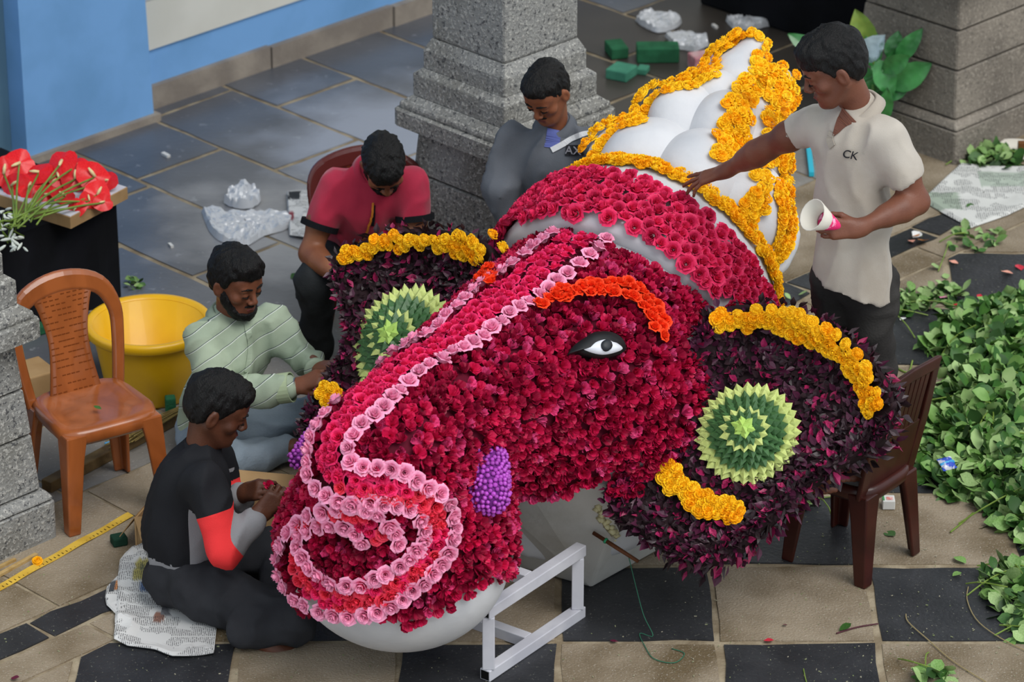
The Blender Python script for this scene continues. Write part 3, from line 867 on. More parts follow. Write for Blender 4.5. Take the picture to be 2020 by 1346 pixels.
# ---- crimson roses on the crown band
tree, V, Fc = bvh['crown_band']
P, N = mesh_samples(V, Fc, 20000); L_ = toL(P)
rad = np.hypot(L_[:, 0] - .045, L_[:, 2] - AX)
ok = (rad > .47) & (L_[:, 1] > .045) & (L_[:, 1] < .275) & (L_[:, 2] > -.68)
P, N = P[ok], N[ok]; kp = thin(P, .030); P, N = P[kp], N[kp]
bandr = [(Vector(p) + Vector(n) * .022, frame_q(Vector(n) + Vector((rnd.uniform(-.35, .35), rnd.uniform(-.35, .35), rnd.uniform(-.35, .35))), rnd.uniform(0, 6.3)), rnd.uniform(.025, .033)) for p, n in zip(P, N)]
scatter('crimson_rose', ROSEB, bandr, sculpt, stuff_name='crimson_rose_cover')
# ---- marigolds: band rim, crown garlands, ear borders
mari = []
for i in range(150):
    for row in range(2):
        a = math.radians(-52 + i * 1.9 + row); r = .475 - row * .022; u = .385 + row * .038
        if a > math.radians(232): continue
        p = LW(.045 + math.cos(a) * r * .97 + rnd.uniform(-.006, .006), u + rnd.uniform(-.007, .007), AX + math.sin(a) * r)
        n = (Ev * math.cos(a) + Fv * math.sin(a) + Uv_ * .25)
        if rnd.random() < .8: mari.append((p + n * .012, frame_q(n + Vector((rnd.uniform(-.3, .3), rnd.uniform(-.3, .3), rnd.uniform(-.3, .3))), rnd.uniform(0, 6)), rnd.uniform(.019, .024)))
CRN = [o.name for o in bpy.data.objects if o.name.startswith('crown_') and o.type == 'MESH']
ctrees = []
for nme in bpy.data.objects.keys():
    if nme.startswith('crown_') and not nme.startswith('crown_band'):
        o = bpy.data.objects[nme]; v, f = me_np(o.data); ctrees.append(BVHTree.FromPolygons(v.tolist(), [list(q) for q in f]))
garl = [[(1388, 335), (1410, 300), (1408, 266), (1430, 215), (1447, 185), (1480, 130), (1503, 85), (1515, 68), (1545, 75), (1570, 110), (1592, 150), (1578, 195), (1560, 235), (1530, 262), (1508, 255), (1512, 205), (1490, 190), (1478, 230), (1468, 285), (1450, 320), (1430, 335)],
        [(1512, 250), (1534, 255), (1524, 330), (1514, 400), (1492, 442), (1465, 446), (1448, 425), (1475, 390), (1488, 340), (1495, 290)]]
gm = []
for pl in garl:
    for x, y in poly_fill(pl, 15, .25):
        h = hit(x, y, ctrees)
        if h is None:
            q = W(x, y, G(1500, 300, 1.25).y + .05); h = near(q, ctrees); h = (q.lerp(h[0], .55), h[1])
        if h: gm.append(face(h, .016, rnd.uniform(.020, .025)))
def graze(x, y, trees, y0, y1):
    """the point where a line of sight hits, or passes closest to, a surface"""
    h = hit(x, y, trees)
    if h: return h[0], h[1], 0
    best = None
    for Yk in np.linspace(y0, y1, 26):
        q = W(x, y, float(Yk)); r = near(q, trees)
        if r and (best is None or r[2] < best[2]): best = (q.lerp(r[0], .55), (q - r[0]).normalized() + Vector((0, -.3, .3)), r[2])
    return best
lines = [([(1158, 300), (1172, 278), (1200, 252), (1235, 238), (1258, 230), (1264, 204), (1282, 183), (1320, 167), (1358, 164), (1372, 152), (1398, 143), (1402, 122), (1410, 98), (1436, 78), (1466, 64), (1490, 70)], 13),
         ([(1543, 300), (1553, 345), (1543, 385), (1551, 440), (1537, 488), (1516, 510)], 11)]
for pts, w in lines:
    for x, y in along(spline(pts, 120), 11):
        for k in (-1.0, 0, 1.0):
            h = graze(x + k * w, y + k * w * .6, ctrees, .9, 2.1)
            if h and h[2] < .12: gm.append(face(h, .010, rnd.uniform(.019, .024)))
mari += [gm[i] for i in thin(np.array([g[0] for g in gm]), .021)]
earp = [(earR, [(1403, 612), (1480, 605), (1545, 608), (1600, 622), (1650, 650), (1700, 690), (1730, 735), (1750, 780), (1758, 805), (1745, 828), (1722, 820), (1710, 785), (1693, 742), (1660, 704), (1610, 674), (1550, 648), (1480, 640), (1405, 646)]),
        (earR, [(1300, 910), (1345, 906), (1341, 930), (1352, 955), (1400, 983), (1468, 1003), (1478, 1030), (1460, 1046), (1410, 1030), (1350, 1000), (1315, 968), (1300, 940)]),
        (earL, [(663, 522), (680, 497), (740, 472), (820, 456), (900, 460), (950, 468), (985, 490), (992, 512), (965, 524), (930, 502), (890, 485), (830, 481), (760, 491), (700, 512)]),
        (earL, [(622, 775), (640, 758), (665, 765), (682, 782), (665, 802), (640, 800)])]
for e, pl in earp:
    cand = []
    for x, y in poly_fill(pl, 16, .3):
        h = hit(x, y, [e.bvh])
        if h is None: h = near(W(x, y, e.p0.y), [e.bvh])
        if h: cand.append(face(h, .036, rnd.uniform(.020, .025), .3))
    mari += cand
scatter('marigold', MARI, mari, sculpt, stuff_name='marigold_cover')
# ---- dark leaves over the ears
EYE_R = 100
leaves = []
for e, rr in ((earR, .185), (earL, .175)):
    lo, hi = e.out.min(0), e.out.max(0)
    Q = lo + rng.random((26000, 2)) * (hi - lo)
    Q = Q[in_poly(Q, [tuple(p) for p in e.out])]
    Q = Q[np.hypot(*(Q - e.c).T) > (.135 if e is earR else .165)]
    Q = Q[thin(np.concatenate([Q, Q[:, :1] * 0], 1), .0130)]
    Wp = e.w(Q, e.height(Q))
    ep = [pl for ee, pl in earp if ee is e]; inm = np.zeros(len(Q), bool); pxx = prj_np(Wp)
    for pl in ep: inm |= in_poly(pxx, pl)
    for p, q, k in zip(Wp, Q, inm):
        if k: continue
        h = near(Vector(p), [e.bvh]); n = h[1] if h[1].dot(e.n) > 0 else -h[1]
        leaves.append((Vector(p) + n * .004, frame_q(n, rnd.uniform(0, 6.3), rnd.uniform(.15, 1.0)), rnd.uniform(.027, .047)))
    NSg = len(e.out)
    for i in range(NSg * 7):     # rim: leaves hanging outwards
        j = i % NSg; o2 = e.c + (e.out[j] - e.c) * rnd.uniform(.86, 1.0); p = e.w(o2[None], [-.02 - .14 * rnd.random()])[0]
        dr = (Vector(e.ex) * (e.out[j] - e.c)[0] + Vector(e.ey) * (e.out[j] - e.c)[1]).normalized()
        d = (dr * rnd.uniform(.15, 1) + e.n * rnd.uniform(-.7, .5) + Vector((rnd.uniform(-.4, .4),) * 3)).normalized()
        q = Vector((0, 1, 0)).rotation_difference(d) @ Quaternion((0, 1, 0), rnd.uniform(0, 6.3))
        leaves.append((Vector(p), q, rnd.uniform(.035, .06)))
for e in (earR, earL):
    for i in range(len(e.out) * 9):
        j = i % len(e.out); k = rnd.uniform(.88, 1.0); o2 = e.c + (e.out[j] - e.c) * k; p = Vector(e.w(o2[None], [.018 - .04 * max(0, k - .96) / .04])[0])
        px_ = np.array([prj(p)])
        if any(ee is e and in_poly(px_, pl)[0] for ee, pl in earp): continue
        dr = (Vector(e.ex) * (e.out[j] - e.c)[0] + Vector(e.ey) * (e.out[j] - e.c)[1]).normalized()
        d = (e.n * rnd.uniform(.2, .8) + dr * rnd.uniform(-.5, .8) + dr.cross(e.n) * rnd.uniform(-.9, .9)).normalized()
        leaves.append((p, Vector((0, 1, 0)).rotation_difference(d) @ Quaternion((0, 1, 0), rnd.uniform(0, 6.3)), rnd.uniform(.03, .048)))
scatter('dark_leaf', LEAFD, leaves, sculpt, stuff_name='dark_leaf_cover')
# ---- folded leaf rosettes in the ears
mLG = M('leaf_pale', 'cdd88a', .5, .35, 'b6c66c', 20, obj_rand=.08); mDG = M('leaf_deep', '47703f', .42, .45, '355a33', 20, obj_rand=.12); mMG = M('leaf_bright', 'a9cc62', .5, .35, obj_rand=.06)
def folded(name, m):
    V = [(-.42, 0, .06), (.42, 0, .06), (-.45, .45, .10), (.45, .45, .10), (0, 1.05, .16), (0, .0, .34), (0, .5, .34)]
    return mesh(name, V, [(0, 5, 6, 2), (5, 1, 3, 6), (2, 6, 4), (6, 3, 4)], m)
FOL = {k: folded('folded_leaf', m) for k, m in (('p', mLG), ('d', mDG), ('b', mMG))}
for e, R in ((earR, .172), (earL, .205)):
    base = e.height(e.c[None])[0]
    for rad, n, kind, lift in ((1.04, 31, 'p', .012), (.93, 29, 'p', .024), (.80, 26, 'd', .038), (.69, 23, 'd', .050), (.58, 20, 'd', .062), (.47, 15, 'p', .074), (.38, 13, 'd', .082), (.30, 10, 'd', .090), (.21, 6, 'b', .098), (.12, 4, 'b', .106)):
        for k in range(n):
            a = 2 * PI * (k + .5 * (n % 3)) / n + rnd.uniform(-.03, .03)
            d = e.ex * math.cos(a) + e.ey * math.sin(a)
            q2 = e.c + np.array((math.cos(a), math.sin(a))) * R * (rad - .20)
            p = Vector(e.w(q2[None], [base + lift])[0])
            z = (e.n * 1.0 - d * .18).normalized(); y = (d - z * d.dot(z)).normalized(); x = y.cross(z)
            o = put('folded_leaf', FOL[kind], sculpt, None)
            w = min(2 * PI * R * rad / n * 1.2, .05)
            o.matrix_basis = Matrix.Translation(p) @ Matrix((x, y, z)).transposed().to_4x4() @ Matrix.Diagonal((w, R * .24 * rnd.uniform(.9, 1.1), .06, 1))
# ---- tusks of purple buds
mBud = M('purple_bud', 'a032ac', .35, .5, 'b855c0', 10, obj_rand=.2); mTus = M('tusk_core', '6a2478', .7, .2)
def bud_mesh():
    b = MB(); b.lathe([(.02, -.6), (.75, -.2), (.9, .2), (.6, .75), (.02, 1.05)], 7); return mesh('purple_bud', b.V, b.F, mBud, smooth=True)
BUD = [bud_mesh()]
def tusk(a, b, ra, rb):
    prims = [rc(a, b, ra, rb)]; V, Fc = solid(prims, .012, .02)
    o = put('tusk', mesh('tusk', V, Fc, mTus, smooth=True), sculpt)
    P, N = mesh_samples(V, Fc, 9000); kp = thin(P, .0130)
    pl = [(Vector(P[i]) + Vector(N[i]) * .003, frame_q(N[i], 0), rnd.uniform(.0085, .0105)) for i in kp if (N[i] * (np.array(CAM) - P[i])).sum() > -.3]
    scatter('purple_bud', BUD, pl, o, 300, 'purple_bud_cover')
hR = hit(955, 915, HN)
tusk(W(950, 922, hR[0].y + .03), W(964, 975, hR[0].y - .08), .088, .066)
tusk(W(650, 850, .78), W(590, 905, .66), .06, .035)
# ================================================================== people
mHair = M('black_hair', '050505', .55, .3, '0d0b0b', 60, bump=.6, bscale=260, stretch=(1, 1, .25))
mLash = M('lash', '120c0b', .6, .2)
mLip = M('lip', '6b3530', .5, .3)
mNail = M('nail', 'a5806c', .4, .4)
def skin(name, c, c2): return M(name, c, .48, .4, c2, 9, 4, .4, .65, bump=.12, bscale=150, sss=.06)
def basis(fwd, up=(0, 0, 1)):
    y = Vector(fwd).normalized(); x = y.cross(Vector(up)).normalized(); z = x.cross(y)
    return Matrix((x, y, z)).transposed()
def tf(prims, R, T, s=1.0):
    Rn = np.array(R); T = np.array(T); out = []
    for p in prims:
        if p[0] == 'c':
            out.append(('c', Rn @ p[1] * s + T, Rn @ p[2] * s + T, p[3] * s, p[4] * s, None if p[5] is None else Rn @ p[5], p[6], None if p[7] is None else p[7] * s, p[8]))
        else:
            R0 = np.eye(3) if p[3] is None else p[3]
            out.append(('e', Rn @ p[1] * s + T, p[2] * s, Rn @ R0, None if p[4] is None else p[4] * s, p[5]))
    return out
def head_prims(jaw=1.0):
    P = [el((0, -.012, .035), (.076, .097, .086)), rc((0, .026, .0), (0, .044, -.07), .063, .046),
         el((0, .055, .045), (.058, .036, .04), k=.02)]
    for s in (-1, 1):
        P += [rc((s * .050, -.002, -.045), (s * .026, .058, -.094), .024 * jaw, .022 * jaw, k=.025), el((s * .044, .058, -.022), (.024, .022, .022), k=.02)]
    P += [rc((-.036, .078, .022), (.036, .078, .022), .013, .013, k=.015), el((0, .078, -.100), (.022, .018, .018), k=.02)]
    for s in (-1, 1): P.append(el((s * .031, .098, .003), (.017, .013, .011), k=.01, sub=True))
    for s in (-1, 1): P.append(el((s * .031, .080, .001), (.0165, .0135, .0125), k=.004))
    P += [rc((0, .086, .014), (0, .108, -.026), .0075, .0115, k=.012), el((-.0125, .098, -.032), (.010, .012, .0085), k=.006), el((.0125, .098, -.032), (.010, .012, .0085), k=.006),
          rc((-.018, .087, -.060), (.018, .087, -.060), .007, .007, k=.008), rc((0, .0925, -.0605), (0, .093, -.0605), .0065, .0065, k=.006), rc((-.014, .087, -.074), (.014, .087, -.074), .0085, .0085, k=.008)]
    for s in (-1, 1):
        R = Matrix.Rotation(s * .35, 3, 'Z')
        P += [el((s * .079, -.012, -.012), (.010, .021, .034), R, k=.006), el((s * .088, -.006, -.010), (.007, .010, .018), R, k=.004, sub=True)]
    return P
def hair_mesh(style, seed):
    lift, quiff, nape, line = style
    P = [el((0, -.018, .042), (.0795 + lift * .35, .104 + lift * .5, .088 + lift)), el((0, .045, .088), (.060, .045, .03 + quiff), k=.03), el((0, -.055, -.015), (.072, .055, .06), k=.03)]
    ys = [-.14, -.06, -.025, -.005, .015, .035, .06, .10]; zs = [nape, nape, -.02, .0, -.006, .034, line, line + .008]
    def clip(Q, D):
        h = np.interp(Q[:, 1], ys, zs); return np.maximum(D, (h - Q[:, 2]) * .8)
    V, Fc = solid(P, .0055, .02, clip); V = relax(V, Fc, 1)
    N = vnormals(V, Fc)
    a = np.arctan2(V[:, 0], V[:, 1] + .02)[:, None]; r = np.hypot(V[:, 0], V[:, 1] + .02)[:, None]
    flow = np.concatenate([a * .09, r * .35, V[:, 2:] * .35], 1)
    n1 = fnoise(flow, 95, seed, 2); n2 = fnoise(V, 42, seed + 5)
    return V + N * (.0042 * n1 + .0035 * n2)[:, None], Fc
def beard_mesh(seed, full=True):
    P = head_prims()[:7] + [el((0, .078, -.100), (.022, .018, .018), k=.02)]
    Q_ = []
    for p in P:
        if p[0] == 'c': Q_.append(('c', p[1], p[2], p[3] + .0065, p[4] + .0065) + p[5:])
        else: Q_.append(('e', p[1], p[2] + .0065) + p[3:])
    def clip(Q, D):
        h = np.interp(Q[:, 1], [0, .02, .05, .075, .11], [.0, -.02, -.052, -.080, -.082])
        D = np.maximum(D, Q[:, 2] - h); D = np.maximum(D, .004 - Q[:, 1])
        return np.maximum(D, -.125 - Q[:, 2])
    V, Fc = solid(Q_, .005, .02, clip)
    return V + vnormals(V, Fc) * (.0025 * fnoise(V, 120, seed, 2))[:, None], Fc
FL = [(.030, .083, 1.0), (.010, .090, 1.1), (-.010, .086, 1.02), (-.028, .078, .82)]   # index .. little: y, x, length
def hand_prims(side, curl=.3, spread=.12, thumb=.5, cs=None):
    """x along the fingers, y towards the thumb, z out of the back of the hand"""
    P = []; s = side
    for i, (y, x, L) in enumerate(FL):
        P.append(rc((-.005, s * y * .62, 0), (x, s * y, .002), .0145, .0118, k=.016))
        c = cs[i] if cs else curl
        a = c * .9; d0 = spread * (1.5 - i) * s; p = np.array((x, s * y, .002)); r = .0098 if i < 3 else .0082
        for seg, (l, da) in enumerate(((.042, c * 1.2), (.026, c * 1.0), (.021, 0))):
            d = np.array((math.cos(a) * math.cos(d0), math.cos(a) * math.sin(d0), -math.sin(a))); q = p + d * l * L
            P.append(rc(p, q, r, r * .9, k=.004)); p = q; r *= .9; a += da
    b = np.array((.012, s * .026, -.006)); t = thumb
    d = np.array((.72 + .15 * t, s * (.72 - .35 * t), -.25 - .5 * t)); d /= np.linalg.norm(d); m1 = b + d * .042
    d2 = d + np.array((.35, s * (-.15 - .5 * t), -.15)); d2 /= np.linalg.norm(d2); m2 = m1 + d2 * .030; m3 = m2 + (d2 + np.array((.2, -s * .3 * t, 0))) * .022
    P += [rc(b, m1, .016, .0118, k=.014), rc(m1, m2, .0112, .0100, k=.004), rc(m2, m3, .0100, .0085, k=.004), rc((-.02, 0, 0), (.0, 0, 0), .024, .024, (0, 0, 1), 1.4, k=.02)]
    return P
class Parts:
    def __init__(s): s.V = []; s.F = []; s.n = 0
    def add(s, V, Fc): s.V.append(np.asarray(V)); s.F.append(np.asarray(Fc) + s.n); s.n += len(V)
    def get(s): return np.concatenate(s.V), np.concatenate(s.F)
def cloth(V, Fc, amp, seed, sc=9, axis=None, it=1):
    """soft folds"""
    V = relax(V, Fc, it); N = vnormals(V, Fc)
    P = V.copy()
    if axis is not None:
        a = np.array(Vector(axis).normalized()); P = V - (V @ a)[:, None] * a * .65
    w = fnoise(P, .35 * sc, seed + 3) * .06
    n = .8 - 2 * np.abs(fnoise(P + w[:, None], sc, seed, 2)) ** .8
    n2 = .5 - 1.6 * np.abs(fnoise(P * .8 + w[:, None] * .6, sc * 2.1, seed + 9)) ** .8
    return V + N * (amp * (1.25 * n + .55 * n2))[:, None]
def arm_clip(J, cuts, hem=None):
    """flat sleeve ends; hem = (point, downward normal)"""
    def f(Q, D):
        for s, t1 in cuts:
            a, e = np.array(J['sh' + s]), np.array(J['el' + s]); L = np.linalg.norm(e - a); d = (e - a) / L
            t = (Q - a) @ d; r = np.linalg.norm(Q - a - t[:, None] * d, axis=1)
            m = (t > t1 * L - .02) & (r < .105) & (t < L + .06); D = np.where(m, np.maximum(D, t - t1 * L), D)
        if hem is not None: D = np.maximum(D, (Q - np.array(hem[0])) @ np.array(Vector(hem[1]).normalized()))
        return D
    return f
def limb(pts, rads, res, k=.03, **kw):
    V, Fc = solid(chain(pts, rads, **kw), res, k); return V, Fc
def build_person(label, loc, sk, J, head, hands, hair=None, beard=0, moust=False, bare=None, sc=1.0, group=None):
    """J joints in world space; returns root"""
    root = empty('person', loc, label, 'person', group)
    bd = Parts()
    hc, hf, hs = J['head'], head['fwd'], head.get('s', 1.0) * sc
    R = basis(hf, head.get('up', (0, 0, 1))); hp = head_prims()
    ncl = np.array(R).T @ np.array(J['neck'] - hc) / hs
    hp2 = hp + [rc((0, -.022, -.055), ncl, .052, .056, k=.03)]
    V, Fc = solid(hp2, .0048, .018); V = relax(V, Fc, 1, .35)
    bd.add(V * hs @ np.array(R).T + np.array(hc), Fc)
    if hair is not None:
        V, Fc = hair_mesh(hair, int(loc.x * 100) % 50 + 3)
        put('hair', mesh('hair', V * hs @ np.array(R).T + np.array(hc), Fc, mHair, smooth=True), root)
    if beard:
        V, Fc = beard_mesh(4); put('beard', mesh('beard', V * hs @ np.array(R).T + np.array(hc), Fc, mHair, smooth=True), root)
    def face_bit(name, prims, m):
        V, Fc = solid(prims, .0022, .003); return put(name, mesh(name, V * hs @ np.array(R).T + np.array(hc), Fc, m, smooth=True), root)
    if moust: face_bit('moustache', [rc((-.024, .088, -.053), (0, .0995, -.047), .0035, .0055), rc((.024, .088, -.053), (0, .0995, -.047), .0035, .0055)], mHair)
    for s in (-1, 1):
        face_bit('eyebrow', [rc((s * .013, .0965, .027), (s * .032, .0945, .033), .0038, .0038), rc((s * .032, .0945, .033), (s * .051, .082, .027), .0038, .0022)], mHair)
        face_bit('eyelash', [rc((s * .018, .0905, -.003), (s * .031, .0958, -.005), .0022, .0032), rc((s * .031, .0958, -.005), (s * .045, .0875, -.003), .0032, .0022)], mLash)
    face_bit('lips', [rc((-.018, .0915, -.0665), (0, .0965, -.064), .003, .0048), rc((.018, .0915, -.0665), (0, .0965, -.064), .003, .0048), rc((-.012, .093, -.0715), (.012, .093, -.0715), .0045, .0045)], mLip)
    # torso and legs under the clothes
    tp = [rc(J['pelvis'], J['chest'], .07 * sc, .075 * sc), rc(J['chest'], J['neck'], .065 * sc, .05 * sc)]
    for s in 'RL':
        tp += chain([J['sh' + s], J['el' + s], J['wr' + s]], [.038 * sc, .034 * sc, .022 * sc])
        if 'kn' + s in J: tp += chain([J['hip' + s], J['kn' + s], J['an' + s]], [.055 * sc, .045 * sc, .030 * sc])
    V, Fc = solid(tp, .014, .03); bd.add(V, Fc)
    for s in 'RL':
        e, w = Vector(J['el' + s]), Vector(J['wr' + s]); h = hands[s]
        x = (Vector(h['to']) - w).normalized(); z = Vector(h['back']); z = (z - x * z.dot(x)).normalized(); y = z.cross(x)
        Rh = Matrix((x, y, z)).transposed()
        P = tf(hand_prims(h.get('side', 1), h.get('curl', .4), h.get('spread', .05), h.get('thumb', .5), h.get('cs')), Rh, w + x * .012, .95 * sc)
        a = e.lerp(w, h.get('from', .5)); ra = .042 - .015 * h.get('from', .5)
        P += [rc(a, e.lerp(w, .92), ra * sc, .0265 * sc, k=.02), rc(e.lerp(w, .92), w + x * .01, .0265 * sc, .024 * sc, z, 1.25, k=.02)]
        if h.get('upper'):
            P += chain([J['sh' + s], Vector(J['sh' + s]).lerp(e, .55), e], [.052 * sc, .050 * sc, .041 * sc], k=.03)
            P += chain([e, e.lerp(w, .25), a], [.040 * sc, .044 * sc, ra * sc], k=.03)
        V, Fc = solid(P, .0052, .006); V = relax(V, Fc, 1, .4); bd.add(V, Fc)
    for f in (bare or []):
        a, t = Vector(f[0]), Vector(f[1]); d = (t - a).normalized(); up = Vector(f[2]) if len(f) > 2 else Vector((0, 0, 1)); x = d.cross(up).normalized(); up = x.cross(d)
        P = [rc(a + up * .03, a - up * .02 - d * .02, .036, .034), rc(a, a + d * .12 - up * .02, .04, .036, up, 1.25), rc(a + d * .12 - up * .02, a + d * .17 - up * .03, .038, .036, up, 1.7)]
        for i in range(5): P.append(rc(a + d * .17 + x * (.028 - .014 * i) - up * .03, a + d * (.225 - .012 * abs(i - .5)) + x * (.032 - .016 * i) - up * .036, .0105, .0115 if i == 0 else .0085, k=.006))
        V, Fc = solid(P, .006, .014); bd.add(V, Fc)
    V, Fc = bd.get()
    put('body', mesh('body', V, Fc, sk, smooth=True), root)
    return root
def torso_prims(J, r0, r1, fwd, sq=1.32, sc=1.0, belly=None):
    p, c = Vector(J['pelvis']), Vector(J['chest']); f = Vector(fwd)
    m = p.lerp(c, .5) if belly is None else belly
    return [rc(p, m, r0, r0 * 1.0, f, sq), rc(m, c, r0 * 1.0, r1, f, sq), rc(Vector(J['shR']).lerp(c, .22), Vector(J['shL']).lerp(c, .22), .054 * sc, .054 * sc, k=.08), rc(c, J['neck'], r1 * .72, .062 * sc, f, 1.15, k=.06)]
def sleeve(J, s, t1, r, sc=1.0):
    a, e, w = Vector(J['sh' + s]), Vector(J['el' + s]), Vector(J['wr' + s])
    if t1 <= 1: return [rc(a, a.lerp(e, t1), r[0] * sc, r[1] * sc, k=.05)]
    return [rc(a, e, r[0] * sc, r[1] * sc, k=.05), rc(e, e.lerp(w, t1 - 1), r[1] * sc, r[2] * sc, k=.03)]
def leg(J, s, r, stop=1.0, kk=.04):
    h, k, a = Vector(J['hip' + s]), Vector(J['kn' + s]), Vector(J['an' + s])
    return [rc(h, k, r[0], r[1], k=kk), rc(k, k.lerp(a, stop), r[1], r[2], k=kk)]
def band_ring(name, c, d, r, w, m, parent, n=20, f=1.0, up=None, t=.004):
    """a cuff, hem or bracelet: short tube round direction d"""
    c = Vector(c); d = Vector(d).normalized(); x = d.cross(Vector((0, 0, 1)))
    if x.length < .05: x = d.cross(Vector((1, 0, 0)))
    x.normalize(); u = x.cross(d); V = []
    for o, q in ((-.5, r - t), (-.5, r), (.5, r), (.5, r - t)):
        for k in range(n): V.append(c + d * (o * w) + (x * math.cos(2 * PI * k / n) + u * math.sin(2 * PI * k / n)) * q)
    Fc = [(i * n + k, i * n + (k + 1) % n, ((i + 1) % 4) * n + (k + 1) % n, ((i + 1) % 4) * n + k) for i in range(4) for k in range(n)]
    return put(name, mesh(name, V, Fc, m, smooth=False), parent)
def collar(J, fwd, m, parent, r=.066, h=.035, sc=1.0, tilt=.5, lift=.0):
    n0 = Vector(J['neck']); up = (Vector(J['head']) - n0).normalized() * .5 + Vector((0, 0, .5)); up.normalize()
    f = Vector(fwd); f = (f - up * f.dot(up)).normalized(); x = f.cross(up)
    V = []; n = 28
    for i in range(n + 1):
        a = 2 * PI * (.055 + .89 * i / n); g = math.cos(a)          # opening at the front
        d = f * math.cos(a) + x * math.sin(a); drop = up * (-.028 * max(0, g) ** 1.5)
        c = n0 + drop + up * lift
        V += [c + d * (r - .006) * sc - up * .01, c + d * (r - .004) * sc + up * h * .75, c + d * (r + .004) * sc + up * h * .8, c + d * (r + .026) * sc + up * (-.004 - .018 * max(0, g)), c + d * (r + .020) * sc - up * (.012 + .018 * max(0, g))]
    Fc = [(i * 5 + k, i * 5 + (k + 1) % 5, i * 5 + 5 + (k + 1) % 5, i * 5 + 5 + k) for i in range(n) for k in range(5)] + [(0, 1, 2, 3, 4), tuple(n * 5 + k for k in (4, 3, 2, 1, 0))]
    return put('collar', mesh('collar', V, Fc, m, smooth=True), parent)
def text_mesh(body, size, m, parent, p, x, y, name='printed_letters', shear=0):
    cu = bpy.data.curves.new(name, 'FONT'); cu.body = body; cu.size = size; cu.extrude = .0012; cu.align_x = 'CENTER'; cu.align_y = 'CENTER'; cu.shear = shear
    o = bpy.data.objects.new(name + '_tmp', cu); COL.objects.link(o)
    dg = bpy.context.evaluated_depsgraph_get(); me = bpy.data.meshes.new_from_object(o.evaluated_get(dg)); bpy.data.objects.remove(o)
    me.materials.clear(); me.materials.append(m); me.name = name
    x = Vector(x).normalized(); y = Vector(y); y = (y - x * y.dot(x)).normalized(); z = x.cross(y)
    t = put(name, me, parent); t.matrix_basis = Matrix.Translation(p) @ Matrix((x, y, z)).transposed().to_4x4(); return t
def tree_of(o):
    v, f = me_np(o.data); return BVHTree.FromPolygons(v.tolist(), [list(q) for q in f])
def ribbon(name, pxs, trees, w, m, parent, lift=.004, n=30, t=.003):
    """strip of cloth, cord or tape lying on a surface along a line of sight path"""
    P = spline(pxs, n); b = MB(); pts = []; ns = []
    for x, y in P:
        h = hit(x, y, trees)
        if h: pts.append(h[0] + h[1] * lift); ns.append(h[1])
    V = []; w0 = w
    for i, p in enumerate(pts):
        w = w0 if not hasattr(w0, '__len__') else w0[0] + (w0[1] - w0[0]) * i / max(1, len(pts) - 1)
        d = (pts[min(i + 1, len(pts) - 1)] - pts[max(i - 1, 0)]).normalized(); s = d.cross(ns[i]).normalized()
        V += [p - s * w / 2, p - s * w / 2 + ns[i] * t, p + s * w / 2 + ns[i] * t, p + s * w / 2]
    Fc = [(i * 4 + k, i * 4 + (k + 1) % 4, i * 4 + 4 + (k + 1) % 4, i * 4 + 4 + k) for i in range(len(pts) - 1) for k in range(4)]
    m_ = len(pts) * 4
    Fc += [(3, 2, 1, 0), (m_ - 4, m_ - 3, m_ - 2, m_ - 1)]
    return put(name, mesh(name, V, Fc, m, smooth=False), parent)
def lens(J, *pairs):
    return [round((Vector(J[a]) - Vector(J[b])).length, 2) for a, b in pairs]

# ---- A: man in the pale polo standing on the brown chair
JA = dict(head=W(1643, 133, .54), neck=W(1692, 212, .58), chest=W(1688, 300, .57), pelvis=W(1684, 520, .56), shR=W(1612, 240, .67), shL=W(1752, 272, .46),
          elR=W(1512, 292, .80), wrR=W(1432, 337, .93), elL=W(1808, 398, .44), wrL=W(1692, 452, .28),
          hipR=W(1650, 545, .64), knR=W(1658, 735, .66), anR=W(1654, 893, .57), hipL=W(1722, 555, .55), knL=W(1722, 735, .57), anL=W(1710, 885, .63))
fA = (-.58, -.80, 0)
skA = skin('skin_brown', '744633', '653b2b')
pA = build_person('man in pale polo shirt standing on a brown chair, reaching over the white crown', G(1680, 900, .41), skA, JA,
                  dict(fwd=(-.80, -.12, -.42), s=1.03), dict(R=dict(to=W(1388, 352, .96), back=(-.1, -.25, 1), side=-1, curl=.10, spread=.2, thumb=.0, cs=(.05, .1, .2, .3), upper=1),
                  L=dict(to=W(1640, 452, .25), back=(.1, -.75, .2), side=-1, curl=.75, thumb=.6, upper=1)), hair=(.016, .012, -.075, .045),
                  bare=[(W(1655, 900, .55), W(1640, 930, .44)), (W(1708, 890, .63), W(1690, 912, .52))])
mPolo = M('pale_polo_cloth', 'b9b1a6', .85, .15, 'a99f92', 4, bump=.15, bscale=300, sheen=.2)
_pl = Vector(JA['pelvis'])
V, Fc = solid(torso_prims(JA, .132, .135, fA) + [rc(_pl, _pl + Vector((0, 0, -.13)), .140, .155, fA, 1.22)] + sleeve(JA, 'R', .62, (.060, .064)) + sleeve(JA, 'L', .85, (.062, .068)), .0105, .05, clip=arm_clip(JA, (('R', .44), ('L', .66)), (_pl + Vector((0, 0, -.075)), (-.25, .12, -1))))
sh = put('polo_shirt', mesh('polo_shirt', cloth(V, Fc, .0105, 3, 8, (.1, -.1, 1)), Fc, mPolo, smooth=True), pA)
collar(JA, fA, mPolo, pA, .070, .036)
tA = tree_of(sh)
ribbon('neck_opening', [(1676, 226), (1660, 244), (1645, 268)], [tA], (.075, .006), skA, pA, .002)
ribbon('placket', [(1643, 262), (1638, 274), (1643, 290)], [tA], .028, M('placket_cloth', 'a39b8f', .85, .15), pA, .002)
h = hit(1676, 305, [tA])
